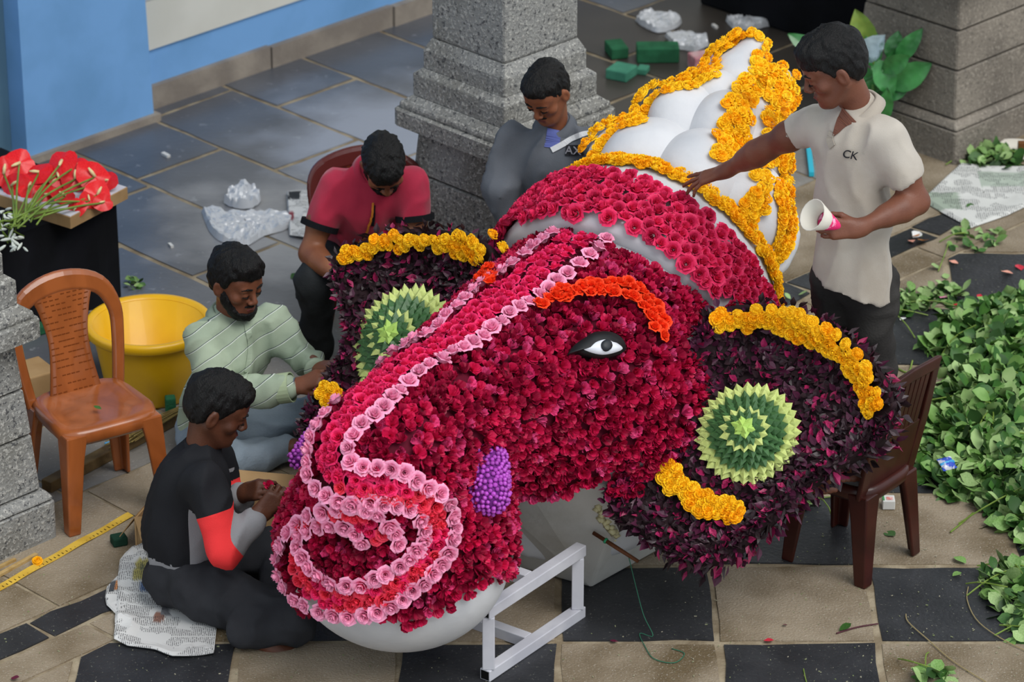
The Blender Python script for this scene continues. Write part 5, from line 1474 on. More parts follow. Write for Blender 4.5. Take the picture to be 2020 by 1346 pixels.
for k in range(34):
    x, y = rnd.uniform(-8, 58), rnd.uniform(412, 492)
    if y > 455 and x > 52: continue
    c = put('white_bud', WB, wf); c.rotation_mode = 'QUATERNION'; c.location = G(x, y, max(.30, zt + .03 - max(0, y - 440) * .0016)); c.rotation_quaternion = frame_q((rnd.uniform(-1, 1), rnd.uniform(-1, .2), rnd.uniform(-1, .6)), 0); c.scale = (rnd.uniform(.010, .014),) * 2 + (rnd.uniform(.016, .024),)
for k in range(8):
    a = G(rnd.uniform(0, 60), rnd.uniform(420, 450), zt + .02); MB().tube([tuple(q) for q in spline([a, a + Vector((-.05, -.05, .02)), G(rnd.uniform(-5, 50), rnd.uniform(455, 490), zt - .06)], 7)], .003, 5).obj('stem', mStm, wf)
# ================================================================== white steel stand under the trunk
mWSt = M('white_steel', 'c9c9d0', .4, .45, 'b9b9c2', 6); mBore = M('tube_bore', '141414', .9, .1)
st = empty('steel_stand', G(1050, 1280), 'white square tube steel stand under the trunk', 'stand')
A0, B0 = G(964, 1338), G(1139, 1219); A0.z = B0.z = 0; hh = .285; tk = .042
dr = (B0 - A0).normalized(); bk = Vector((-Ev.x, -Ev.y, 0)).normalized()
up = Vector((0, 0, 1))
def bar(a, b, nm='rail'): return bevel(MB().beam(a, b, tk, tk).obj(nm, mWSt, st), .003)
zb, zt_ = tk / 2, hh - tk / 2
for z in (zb, zt_):
    r_ = bar(A0 - dr * tk / 2 + up * z, B0 + dr * tk / 2 + up * z)
    MB().beam(A0 - dr * (tk / 2 + .001) + up * z, A0 - dr * (tk / 2 - .004) + up * z, tk * .78, tk * .78).obj('bore', mBore, r_)
    C0 = A0 + bk * .34 + dr * .10; D0 = B0 + bk * .34 - dr * .05
    M0 = A0.lerp(B0, .50); N0 = C0.lerp(D0, .5)
    bar(N0 + up * z, D0 + up * z)
    bar(M0 + bk * tk / 2 + up * z, N0 - bk * tk / 2 + up * z)
for p in (A0, B0, N0, D0): bar(p + up * tk, p + up * (hh - tk), 'post')
# ================================================================== stick, thread, glue on the jaw
jt = [tree_of(bpy.data.objects['foam_jaw'])]
h0 = hit(1170, 1046, jt); ha = h0[0] + Vector((0, -.02, .0)); hb = W(1259, 1108, ha.y - .10)
sk_ = empty('stick', ha, 'thin brown stick pushed into the foam jaw', 'stick')
MB().tube([ha, ha.lerp(hb, .5), hb], [.007, .0075, .0065], 8).obj('shaft', M('brown_twig', '6a3f22', .6, .3, '5a3119', 30), sk_, True)
q = ha.lerp(hb, .28); MB().tube([q - (hb - ha) * .02, q + (hb - ha) * .02], .0105, 8).obj('green_tie', M('green_twine', '2f9a6a', .5, .3), sk_, True)
th = [hb.lerp(ha, .22), W(1255, 1160, hb.y - .02), G(1270, 1215, .05), G(1288, 1255, .004), G(1262, 1250, .004), G(1272, 1275, .003), G(1290, 1300, .003), G(1330, 1308, .003), G(1350, 1290, .003), G(1325, 1280, .003)]
tag(MB().tube([tuple(p) for p in spline(th, 50)], .0018, 5).obj('green_thread', M('green_thread_m', '2e6a52', .6, .3), None, True), 'thin green thread hanging from the stick and curling on the floor', 'thread')
gl = MB()
for i, (x, y) in enumerate(spline([(1178, 1003), (1188, 1020), (1200, 1040), (1213, 1056), (1226, 1074)], 14)):
    h = hit(x, y, jt)
    if h:
        for k in range(2):
            p = h[0] + Vector((rnd.uniform(-.01, .01), -.004, rnd.uniform(-.01, .01))); gl.add([p + Vector(v) * rnd.uniform(.010, .020) for v in ((1, 0, 0), (-1, 0, 0), (0, 1, 0), (0, -1, 0), (0, 0, 1), (0, 0, -1))], [(0, 2, 4), (2, 1, 4), (1, 3, 4), (3, 0, 4), (2, 0, 5), (1, 2, 5), (3, 1, 5), (0, 3, 5)])
gl.obj('glue_bead', M('dried_glue', 'cfc79a', .35, .5), sculpt, True)
for x, y in ((1044, 931), (1056, 934), (1036, 928)):
    h = hit(x, y, jt)
    if h:
        o = put('maroon_carnation', CARN[1], sculpt); o.rotation_mode = 'QUATERNION'; o.location = h[0] + h[1] * .01; o.rotation_quaternion = frame_q(h[1], x); o.scale = (.026,) * 3
# ================================================================== cardboard box in front of the kneeling man
cb = empty('cardboard_box', G(420, 1030), 'open cardboard box of cut petals between two seated men', 'box')
c1, c2 = G(268, 1088), G(588, 1062); c3, c4 = G(594, 968, .135), G(335, 944, .135); c3.z = c4.z = 0; hB = .135; U3 = Vector((0, 0, 1))
def wallp(a, b, nm='side_panel', z0=0.0, z1=hB, th=.006):
    d = (b - a).normalized(); nn = Vector((-d.y, d.x, 0)) * th
    return MB().hull([a + U3 * z0, b + U3 * z0, a + U3 * z1, b + U3 * z1, a + nn + U3 * z0, b + nn + U3 * z0, a + nn + U3 * z1, b + nn + U3 * z1]).obj(nm, mKraft, cb)
for a, b in ((c1, c2), (c2, c3), (c3, c4), (c4, c1)): wallp(a, b)
MB().hull([c1 + U3 * .002, c2 + U3 * .002, c3 + U3 * .002, c4 + U3 * .002, c1 + U3 * .008, c2 + U3 * .008, c3 + U3 * .008, c4 + U3 * .008]).obj('bottom_panel', mKraft, cb)
def flap(a, b, out, dz, L):
    o = Vector(out) * L + U3 * dz; t = Vector((0, 0, .005)); a = a + U3 * hB; b = b + U3 * hB; k = (b - a) * .04
    MB().hull([a + t * 0, b, a + o + k, b + o - k, a + t, b + t, a + o + k + t, b + o - k + t]).obj('flap', mKraft, cb)
flap(c4, c1, (-.85, -.25, 0), -.075, .07); flap(c3, c4, (0, 1, 0), .03, .05); flap(c1, c2, (0, -1, 0), -.08, .03)
pet = []
for k in range(260):
    s, t = rnd.random(), rnd.random(); p = c1.lerp(c2, s) .lerp(c4.lerp(c3, s), .08 + .84 * t); pet.append((p + U3 * (.015 + .02 * rnd.random()), frame_q((rnd.uniform(-.6, .6), rnd.uniform(-.6, .6), 1), rnd.uniform(0, 6)), rnd.uniform(.018, .03)))
PETR = [petal_leaf_mesh('petal', M('cut_petal', 'a3182f', .5, .3, obj_rand=.2), 70 + i, .4) for i in range(2)]
scatter('petal', PETR, pet, cb, 0, 'petal_heap')
hp = W(529, 958, .22); fo = put('carnation', CARN[0], None); fo.location = hp; fo.scale = (.024,) * 3; fo.rotation_euler = (.5, .3, 0)
tag(fo, 'single dark red flower between the fingers of the kneeling man', 'flower')
# ================================================================== newspaper
def newsprint(name, c='bdbdbb', sx=26, sy=150, rot=0):
    m = M(name, c, .75, .2, attr='Col'); nt = m.node_tree; N = nt.nodes; L = nt.links; b = N['Principled BSDF']; old = b.inputs['Base Color'].links[0].from_socket
    tc = N.new('ShaderNodeAttribute'); tc.attribute_name = 'sheet'
    sp = N.new('ShaderNodeSeparateXYZ'); L.new(tc.outputs['Vector'], sp.inputs[0])
    def mth(op, a, v=None, b_=None):
        n = N.new('ShaderNodeMath'); n.operation = op
        L.new(a, n.inputs[0])
        if v is not None: n.inputs[1].default_value = v
        if b_ is not None: L.new(b_, n.inputs[1])
        return n.outputs[0]
    ln = mth('GREATER_THAN', mth('FRACT', mth('MULTIPLY', sp.outputs['Y'], sy)), .52)
    colm = mth('GREATER_THAN', mth('FRACT', mth('MULTIPLY', sp.outputs['X'], 14)), .10)
    n1 = N.new('ShaderNodeTexNoise'); n1.inputs['Scale'].default_value = 1; mp = N.new('ShaderNodeMapping'); mp.inputs['Scale'].default_value = (170, sy, 1); L.new(tc.outputs['Vector'], mp.inputs[0]); L.new(mp.outputs[0], n1.inputs['Vector'])
    wd = mth('GREATER_THAN', n1.outputs[0], .44)
    n2 = N.new('ShaderNodeTexNoise'); n2.inputs['Scale'].default_value = 9; L.new(tc.outputs['Vector'], n2.inputs['Vector'])
    bl = mth('GREATER_THAN', n2.outputs[0], .47)
    k = mth('MULTIPLY', mth('MULTIPLY', ln, None, colm), None, mth('MULTIPLY', wd, None, bl)); k = mth('MULTIPLY', k, .75)
    mx = N.new('ShaderNodeMix'); mx.data_type = 'RGBA'; L.new(k, mx.inputs[0]); L.new(old, mx.inputs[6]); mx.inputs[7].default_value = lin('35353a'); L.new(mx.outputs[2], b.inputs['Base Color'])
    return m
mNews = newsprint('newsprint')
def sheet(name, outl, m, parent=None, amp=.018, seed=1, base=(.62, .62, .61), blocks=(), n=46, z0=.004, lift=None, edge=.6, kind=None, thick=.003, ridges=6, straight=False):
    """crumpled paper lying on the floor; outl in the picture, blocks = coloured print (x0,y0,x1,y1,rgb) in sheet units"""
    q = [G(*p).xy for p in outl]; q = np.array([(p.x, p.y) for p in q]); lo, hi = q.min(0), q.max(0)
    o2 = spline(np.concatenate([q, q[:1]]), 4 * n + 1)[:-1] if len(q) > 6 and not straight else np.concatenate([np.linspace(q[i], q[(i + 1) % len(q)], 4 * n // len(q), endpoint=False) for i in range(len(q))])
    c = q.mean(0); R = np.concatenate([[0.02], np.linspace(.12, 1, 16)]); k = len(o2)
    P2 = np.concatenate([c + (o2 - c) * r for r in R]); P3 = np.concatenate([P2, np.zeros((len(P2), 1))], 1)
    rd = 1 - np.abs(fnoise(P3, ridges, seed)) * 2; rd2 = 1 - np.abs(fnoise(P3, ridges * 2.3, seed + 4)) * 2
    z = z0 + amp * np.clip(.55 + .6 * rd + .3 * rd2, 0, 2)
    if lift is not None: z = z + lift(P2)
    rr = np.repeat(R, k); z = np.where(rr > .97, z * edge, z); z = np.maximum(z, z0)
    V = np.concatenate([P2, z[:, None]], 1)
    Fc = [(i * k + j, i * k + (j + 1) % k, (i + 1) * k + (j + 1) % k, (i + 1) * k + j) for i in range(len(R) - 1) for j in range(k)]
    area = sum(o2[i][0] * o2[(i + 1) % k][1] - o2[(i + 1) % k][0] * o2[i][1] for i in range(k))
    if area > 0: Fc = [f[::-1] for f in Fc]
    S2 = (P2 - lo); C = np.tile(np.array([*base, 1.0]), (len(P2), 1))
    for x0, y0, x1, y1, rgb in blocks:
        u, v = S2[:, 0] / (hi - lo)[0], S2[:, 1] / (hi - lo)[1]; C[(u > x0) & (u < x1) & (v > y0) & (v < y1), :3] = lin(rgb)[:3]
    C *= 1
    me = mesh(name, V, Fc, m, smooth=False, attrs={'Col': C})
    at = me.attributes.new('sheet', 'FLOAT_VECTOR', 'POINT'); at.data.foreach_set('vector', np.concatenate([S2[:, ::-1], S2[:, :1] * 0], 1).astype(np.float32).ravel())
    o = put(name, me, parent); md = o.modifiers.new('thickness', 'SOLIDIFY'); md.thickness = thick; md.offset = 1
    return o
s1 = sheet('newspaper', [(298, 1074), (262, 1086), (238, 1112), (234, 1145), (230, 1205), (226, 1268), (252, 1280), (305, 1287), (340, 1302), (385, 1299), (422, 1294), (427, 1245), (405, 1205), (420, 1120), (350, 1080)], mNews, amp=.028, seed=3, straight=True, ridges=4.5, lift=lambda P: -.05 * np.exp(-((P[:, 0] + 1.08) ** 2 + (P[:, 1] - .2) ** 2) / .05),
           blocks=((.16, .62, .28, .80, 'b0a765'), (.21, .70, .24, .76, '6e7358'), (.40, .30, .50, .38, '8f6a5c'), (.46, .36, .55, .44, '77777c'), (.24, .54, .30, .60, '6f86ad'), (.42, .52, .50, .62, '6d6d72')))
tag(s1, 'crumpled newspaper spread under the man in black shirt', 'newspaper')
s2 = sheet('newspaper', [(238, 1135), (212, 1160), (209, 1185), (212, 1198), (232, 1218), (260, 1190), (262, 1150)], mNews, amp=.012, seed=9, straight=True, blocks=((.3, .55, .6, .8, 'c98a5a'), (.1, .5, .3, .8, '55585c')), n=20, z0=.002)
tag(s2, 'folded corner of a second newspaper at left of the crumpled one', 'newspaper')
s3 = sheet('newspaper', [(1818, 398), (1895, 326), (1950, 330), (2045, 332), (2045, 400), (1985, 428), (1915, 452), (1862, 424)], newsprint('newsprint_pale', sy=110), amp=.010, seed=14, straight=True, base=(.60, .60, .57), blocks=((.05, .25, .3, .5, '9aa596'), (.5, .6, .95, .85, 'a9b3a6')), edge=.3)
tag(s3, 'large flat newspaper sheet with leaves on it at right edge', 'newspaper')
s4 = sheet('newspaper', [(566, 384), (610, 384), (650, 392), (650, 470), (600, 476), (572, 470)], mNews, amp=.02, seed=22, n=22, straight=True, blocks=((.05, .75, .3, .95, '2c3034'), (.05, .3, .22, .5, '8f3f48')))
tag(s4, 'torn newspaper on the slate floor behind the red shirt', 'newspaper')
# ================================================================== clear plastic wrapping
mCel = M('clear_wrap', 'dde0e5', .14, .8, alpha=.72, coat=.8)
for lab, pts, amp, sd in (('small crumpled clear plastic wrap upper of two on slate', [(442, 404), (455, 384), (478, 374), (500, 380), (514, 396), (498, 412), (470, 414)], .035, 5),
                          ('long crumpled clear plastic wrap lower of two on slate', [(398, 420), (412, 417), (450, 424), (505, 424), (555, 425), (582, 440), (560, 456), (520, 468), (482, 488), (440, 480), (415, 460)], .022, 8),
                          ('clear plastic wrap on dark floor beside the pillar', [(1254, 42), (1275, 30), (1310, 28), (1343, 40), (1335, 56), (1300, 66), (1268, 54)], .025, 11),
                          ('clear plastic wrap scrap right of the green blocks', [(1312, 74), (1345, 70), (1395, 76), (1398, 92), (1370, 104), (1335, 98)], .02, 15),
                          ('clear plastic wrap before the black table at the back', [(1432, 44), (1470, 38), (1520, 38), (1524, 52), (1480, 62), (1445, 58)], .025, 19)):
    o = sheet('plastic_wrap', pts, mCel, amp=amp, seed=sd, n=30, edge=.15, thick=.0015, ridges=24); tag(o, lab, 'plastic wrap')
# ================================================================== green floral foam blocks and other small things
mGF = M('floral_foam', '2f6b4a', .9, .15, '27593d', 12, bump=.3, bscale=120); mGF2 = M('floral_foam_pale', '4d9076', .9, .15, '43816a', 10, bump=.3, bscale=120)
def block(name, px, dims, rot, m, label, cat, z=0):
    p = G(*px, 0); o = MB().box((0, 0, dims[2] / 2), dims).obj(name, m); o.location = (p.x, p.y, z + .001); o.rotation_euler = (0, 0, rot); bevel(o, .006, 2); return tag(o, label, cat)
block('foam_block', (1216, 108), (.085, .13, .055), .25, mGF, 'green floral foam block nearest the pillar, tilted', 'foam block')
block('foam_block', (1297, 118), (.20, .10, .075), .03, mGF, 'long green floral foam block, biggest of the four', 'foam block')
block('foam_block', (1226, 152), (.11, .12, .05), -.5, mGF2, 'paler green foam block lying in front of the other two', 'foam block')
block('foam_block', (1268, 144), (.05, .07, .03), -.3, mGF2, 'small broken piece of green foam beside the blocks', 'foam block')
block('foam_block', (235, 1074), (.055, .05, .035), .4, M('foam_dark', '1d3b2e', .9, .15), 'dark green foam piece on floor by the cardboard box', 'foam block')
block('foam_block', (337, 815), (.04, .04, .07), .2, mGF, 'small upright green foam piece in front of the tub', 'foam block')
block('foam_block', (45, 668), (.05, .20, .04), -.9, mGF, 'green foam bar on floor behind the caramel chair', 'foam block')
block('pink_package', (1382, 134), (.10, .09, .07), .4, M('pink_wrap_m', 'c9848c', .5, .3, 'd9b9b9', 12), 'pale pink package on dark floor left of the crown tip', 'package')
o = empty('snack_packet', G(1868, 915), 'small shiny blue and white packet lying on the leaf pile', 'packet'); p = G(1868, 915, .13)
Rp = Matrix.Rotation(.5, 3, 'Z') @ Matrix.Rotation(.5, 3, 'X')
def pillow(c, w, h_, t, R): 
    b = MB(); V = []; n = 9
    for i in range(n):
        for j in range(n):
            x, y = i / (n - 1) * 2 - 1, j / (n - 1) * 2 - 1; V.append(c + R @ Vector((x * w / 2, y * h_ / 2, t * (1 - x ** 4) * (1 - y ** 4) + .003 * math.sin(9 * x + 7 * y))))
    for i in range(n):
        for j in range(n):
            x, y = i / (n - 1) * 2 - 1, j / (n - 1) * 2 - 1; V.append(c + R @ Vector((x * w / 2, y * h_ / 2, -t * .6 * (1 - x ** 4) * (1 - y ** 4) - .001)))
    return b.add(V, grid_faces(n, n) + [f[::-1] for f in grid_faces(n, n, n * n)])
pillow(p, .06, .055, .012, Rp).obj('packet_body', M('foil_blue', '2447b8', .25, .6, 'c9ccd6', 26, 2, .5, .56), o, True)
pillow(p + Rp @ Vector((.0, .0, .004)), .062, .012, .010, Rp).obj('light_stripe', M('foil_cyan', '3fa3dc', .25, .6), o, True)
o = empty('small_carton', G(1752, 998), 'tiny white carton with red print beside the brown chair leg', 'carton'); p = G(1752, 1000)
bevel(MB().box(p + Vector((0, 0, .018)), (.046, .05, .036)).obj('carton_body', M('white_carton', 'd3d3cf', .6, .3), o), .003); MB().box(p + Vector((.004, -.004, .0372)), (.024, .024, .001)).obj('red_print', M('red_print_m', 'd07a74', .6, .3, 'e8d2cc', 90), o)
MB().box(p + Vector((-.019, -.002, .0372)), (.007, .034, .001)).obj('green_print', M('green_print_m', '3c8a4c', .6, .3), o)
o = block('candy_packet', (226, 895), (.055, .03, .022), .5, M('yellow_packet', 'd8cf1e', .4, .4), 'yellow packet on floor under the caramel chair', 'packet')
o = block('candy_packet', (220, 882), (.05, .03, .02), .45, M('blue_packet', '5aa0cc', .4, .4), 'light blue packet just behind the yellow packet', 'packet')
# plank, broom, carton behind the chair
a, b_ = G(92, 970), G(385, 812); o = MB().beam(a + U3 * .022, b_ + U3 * .022, .05, .044).obj('wooden_plank', M('old_wood', '75603f', .75, .25, '5c4930', 14, stretch=(1, 1, 1), bump=.3, bscale=40)); bevel(o, .004); tag(o, 'rough wooden plank lying on floor under the caramel chair', 'plank')
br = empty('broom', G(270, 860), 'straw broom lying along the wooden plank', 'broom')
b = MB(); a, b_ = G(212, 888, .055), G(372, 800, .06)
for k in range(60):
    t0, t1 = rnd.uniform(0, .3), rnd.uniform(.6, 1); off = Vector((rnd.uniform(-.02, .02), rnd.uniform(-.025, .025), rnd.uniform(-.006, .02)))
    b.beam(a.lerp(b_, t0) + off * 1.4, a.lerp(b_, t1) + off * .5, .0025, .0025)
b.obj('bristles', M('straw', 'a08d55', .8, .2, '857345', 20), br, kind='stuff')
MB().tube([a.lerp(b_, .9), a.lerp(b_, 1.15)], [.014, .011], 8).obj('grip', M('broom_grip', '8a7340', .7, .2), br, True)
o = block('carton', (62, 772), (.16, .16, .10), .6, mKraft, 'small cardboard carton on floor behind the left pillar', 'carton')
# tape measure, wood strips, flower
mt = empty('measuring_tape', G(120, 1095), 'long yellow measuring tape stretched along the floor by the pillar', 'measuring tape')
a, b_ = G(-60, 1196), G(258, 1019); dv = (b_ - a).normalized(); sv = Vector((-dv.y, dv.x, 0))
nseg = 30; V = []
for i in range(nseg + 1):
    p = a.lerp(b_, i / nseg)
    for s, z in ((-1, .004), (-.4, .002), (.4, .002), (1, .010), (1, .012), (-1, .006)): V.append(p + sv * s * .014 + U3 * (z + .002 * math.sin(i * .7)))
Fc = [(i * 6 + k, i * 6 + (k + 1) % 6, i * 6 + 6 + (k + 1) % 6, i * 6 + 6 + k) for i in range(nseg) for k in range(6)]
put('tape', mesh('tape', V, Fc, M('tape_yellow', 'd3ae42', .45, .4, 'c29c36', 14), smooth=False), mt)
b = MB(); n = int((b_ - a).length / .02)
for i in range(n):
    p = a.lerp(b_, i / n) + sv * -.010 + U3 * .0085; L_t = .010 if i % 5 else .022; b.beam(p, p + sv * L_t, .002, .001)
b.obj('tick_marks', M('tape_black', '1c1a16', .6, .2), mt, kind='stuff')
for (p_, q_, w_, lb) in (((-30, 1150), (72, 1094), .016, 'pale thin wood strip beside the measuring tape, upper one'), ((-20, 1128), (30, 1104), .012, 'short pale wood strip behind the longer one')):
    o = MB().beam(G(*p_, .006), G(*q_, .006), w_, .010).obj('wood_strip', M('pale_wood', 'b99c68', .7, .25, 'a5854f', 20)); tag(o, lb, 'wood strip')
o = put('marigold', MARI[2], None); o.location = G(74, 1107, .02); o.scale = (.018,) * 3; o.rotation_euler = (.5, 0, 0); tag(o, 'single orange marigold head lying on the measuring tape', 'flower')
# cyan strip, white plate, black tables at the back
a, b_ = G(1591, 262), G(1601, 349); o = MB().beam(a + U3 * .012, b_ + U3 * .012, .022, .02).obj('cyan_strip', M('cyan_plastic', '2fb6cf', .4, .4)); tag(o, 'bright cyan plastic strip on the floor behind the standing man', 'strip')
pc = G(2003, 302); pl = empty('round_tray', pc, 'round white tray at the right edge behind the newspaper', 'tray')
MB().lathe([(0, .004), (.085, .004), (.115, .022), (.118, .020), (.09, 0), (0, 0)], 36, pc).obj('dish', M('white_enamel', 'd6d0c4', .5, .4), pl, True)
MB().box(pc + Vector((.035, .0, .03)), (.05, .035, .045)).obj('brown_cube', M('brown_wood', '6b4526', .7, .2), pl)
def black_box(name, u0, u1, v0, v1, z, label):
    o = MB().prism(uvrect(u0, u1, v0, v1), 0, z).obj(name, mBlkT); bevel(o, .012); return tag(o, label, 'table')
black_box('draped_table', 5.05, 7.2, -3.75, -2.55, .62, 'long table draped in black cloth at the back of the hall')
black_box('black_board', .75, 1.05, -4.55, -4.50, .45, 'narrow black board leaning against wall at left edge')['category'] = 'board'
# ================================================================== cut leaves
mGL = [M('leaf_green_a', '628842', .45, .25, '779a56', 12, obj_rand=.22), M('leaf_green_b', '41682b', .45, .25, '345a2a', 12, obj_rand=.22), M('leaf_green_c', '86a465', .48, .25, '98b276', 12, obj_rand=.15), M('leaf_green_d', '2c4a22', .45, .25, obj_rand=.2)]
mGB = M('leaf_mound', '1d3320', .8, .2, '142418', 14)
def oval_leaf(name, m, seed, wd=.36):
    r = random.Random(seed); V = []; b = r.uniform(-.25, .3); c = r.uniform(.04, .16)
    for i, w in enumerate((.06, .70, 1.0, .82, .04)):
        t = i / 4
        for s in (-1, 0, 1): V.append((s * w * wd, t, b * t * t + c * abs(s) * w + r.uniform(-.02, .02)))
    return mesh(name, V, grid_faces(5, 3), m, smooth=True)
GLF = [oval_leaf('leaf', mGL[(0, 1, 0, 2, 1, 3, 2, 0)[i]], 100 + i) for i in range(8)]
def rand_leaf_q(flat=.8):
    n = Vector((rnd.gauss(0, 1 - flat * .5), rnd.gauss(-.15, 1 - flat * .5), 1.0)); return frame_q(n, rnd.uniform(0, 6.3))
def leaf_heap(label, poly, hmax, count, big, base=True, name='leaf_pile', stems=12, s0=.036, s1=.062, limit=300):
    q = np.array([G(*p).xy for p in poly]); lo, hi = q.min(0), q.max(0)
    root = empty(name, (*q.mean(0), 0), label, 'leaves')
    P = lo + rng.random((count * 4, 2)) * (hi - lo); P = P[in_poly(P, [tuple(v) for v in q])][:count]
    def edge(Q):
        d = np.full(len(Q), 9.)
        for i in range(len(q)):
            a, b = q[i], q[(i + 1) % len(q)]; ab = b - a; t = np.clip(((Q - a) @ ab) / (ab @ ab), 0, 1); d = np.minimum(d, np.linalg.norm(Q - a - t[:, None] * ab, axis=1))
        return d
    def hgt(Q):
        e = np.clip(edge(Q) / big, 0, 1); n = fnoise(np.concatenate([Q, Q[:, :1] * 0], 1), 5, 31)
        return hmax * (e * (2 - e)) * (.75 + .35 * n)
    if base:
        n = 40; gx, gy = np.meshgrid(np.linspace(lo[0], hi[0], n), np.linspace(lo[1], hi[1], n), indexing='ij'); Q = np.stack([gx.ravel(), gy.ravel()], 1)
        ins = in_poly(Q, [tuple(v) for v in q]); z = np.where(ins, hgt(Q) - .03, -.03)
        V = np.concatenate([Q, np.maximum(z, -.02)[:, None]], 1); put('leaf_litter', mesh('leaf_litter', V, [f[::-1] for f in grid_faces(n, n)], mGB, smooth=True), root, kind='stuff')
    H = hgt(P); pl = []
    for p, h in zip(P, H):
        z = max(.006, h + rnd.uniform(-.03, .012)); pl.append((Vector((p[0], p[1], z)), rand_leaf_q(.35 if h > .05 else .75), rnd.uniform(s0, s1)))
    scatter('leaf', GLF, pl, root, limit, 'leaf_cover')
    for k in range(stems):
        i = rnd.randrange(len(P)); a = Vector((P[i][0], P[i][1], H[i] + .015)); an = rnd.uniform(0, 6.3); L_ = rnd.uniform(.12, .28); e = a + Vector((math.cos(an) * L_, math.sin(an) * L_, 0))
        e.z = max(.006, float(hgt(np.array([[e.x, e.y]]))[0]) + .02 if in_poly(np.array([[e.x, e.y]]), [tuple(v) for v in q])[0] else .006)
        m_ = a.lerp(e, .5) + Vector((rnd.uniform(-.02, .02), rnd.uniform(-.02, .02), .015)); MB().tube([tuple(v) for v in spline([a, m_, e], 6)], .0028, 5).obj('stem', mStm, root)
    return root
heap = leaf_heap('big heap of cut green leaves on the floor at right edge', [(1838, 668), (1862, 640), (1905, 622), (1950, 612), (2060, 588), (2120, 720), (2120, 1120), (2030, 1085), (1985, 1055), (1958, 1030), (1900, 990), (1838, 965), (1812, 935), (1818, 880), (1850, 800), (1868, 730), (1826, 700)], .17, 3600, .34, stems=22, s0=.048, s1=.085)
leaf_heap('smaller scatter of cut leaves and stems at lower right corner', [(1925, 1140), (1960, 1118), (2010, 1122), (2080, 1138), (2080, 1260), (2010, 1275), (1985, 1240), (1960, 1200), (1938, 1165)], .045, 260, .12, s0=.045, s1=.075, name='leaf_scatter', stems=8, base=False)
leaf_heap('clump of bright leaves lying on the newspaper sheet', [(1895, 318), (1905, 300), (1940, 288), (1975, 300), (2012, 312), (2015, 330), (1970, 336), (1925, 332)], .06, 190, .12, name='leaf_clump', stems=4, s0=.04, s1=.07)
leaf_heap('mixed leaves and flower scraps on floor behind the standing man', [(1745, 600), (1790, 580), (1840, 572), (1885, 562), (1905, 572), (1872, 600), (1830, 620), (1790, 622), (1755, 630)], .02, 150, .15, name='leaf_scatter', stems=3, base=False)
leaf_heap('sparse leaf scraps in front of the newspaper sheet', [(1860, 480), (1905, 452), (1960, 452), (1985, 470), (1940, 500), (1890, 505)], .012, 42, .12, name='leaf_scatter', stems=2, base=False)
leaf_heap('small tuft of green leaf on slate beside the black table', [(250, 560), (258, 553), (275, 556), (277, 570), (262, 574)], .03, 26, .03, name='leaf_tuft', stems=0, base=False, s0=.02, s1=.032)
leaf_heap('cut sprig of leaves on light tile at the bottom edge', [(1805, 1345), (1835, 1325), (1870, 1318), (1892, 1328), (1870, 1342), (1830, 1360)], .035, 20, .05, name='leaf_sprig', stems=2, base=False, s0=.05, s1=.07)
leaf_heap('pale leaf sprig under the ear between chair legs', [(1572, 985), (1580, 975), (1600, 980), (1615, 990), (1600, 1003), (1580, 1000)], .03, 16, .04, name='leaf_sprig', stems=1, base=False, s0=.04, s1=.055)
# single scraps on the floor
SCR = {'g': GLF[0], 'd': GLF[1], 'p': GLF[3]}
mScr = {'pink': M('scrap_pink', 'e88fb0', .5, .3), 'red': M('scrap_red', 'c0283a', .5, .3), 'orange': M('scrap_orange', 'd08a48', .6, .3), 'white': M('scrap_white', 'd6d5d2', .6, .3), 'dark': M('scrap_dark', '5a1030', .5, .3), 'salmon': M('scrap_salmon', 'd99a86', .6, .3)}
PT = {k: petal_leaf_mesh('petal', m, 200 + i, .42) for i, (k, m) in enumerate(mScr.items())}
def scrap(x, y, k, s, label, cat='petal', group=None):
    if k in SCR: me = SCR[k]; nm = 'loose_leaf'; cat = 'leaf'
    else: me = PT[k]; nm = 'loose_petal'
    p = G(x, y, .006); o = put(nm, me); o.location = p; o.rotation_mode = 'QUATERNION'; o.rotation_quaternion = frame_q((rnd.uniform(-.25, .25), rnd.uniform(-.25, .25), 1), rnd.uniform(0, 6.3)); o.scale = (s,) * 3
    return tag(o, label, cat, group)
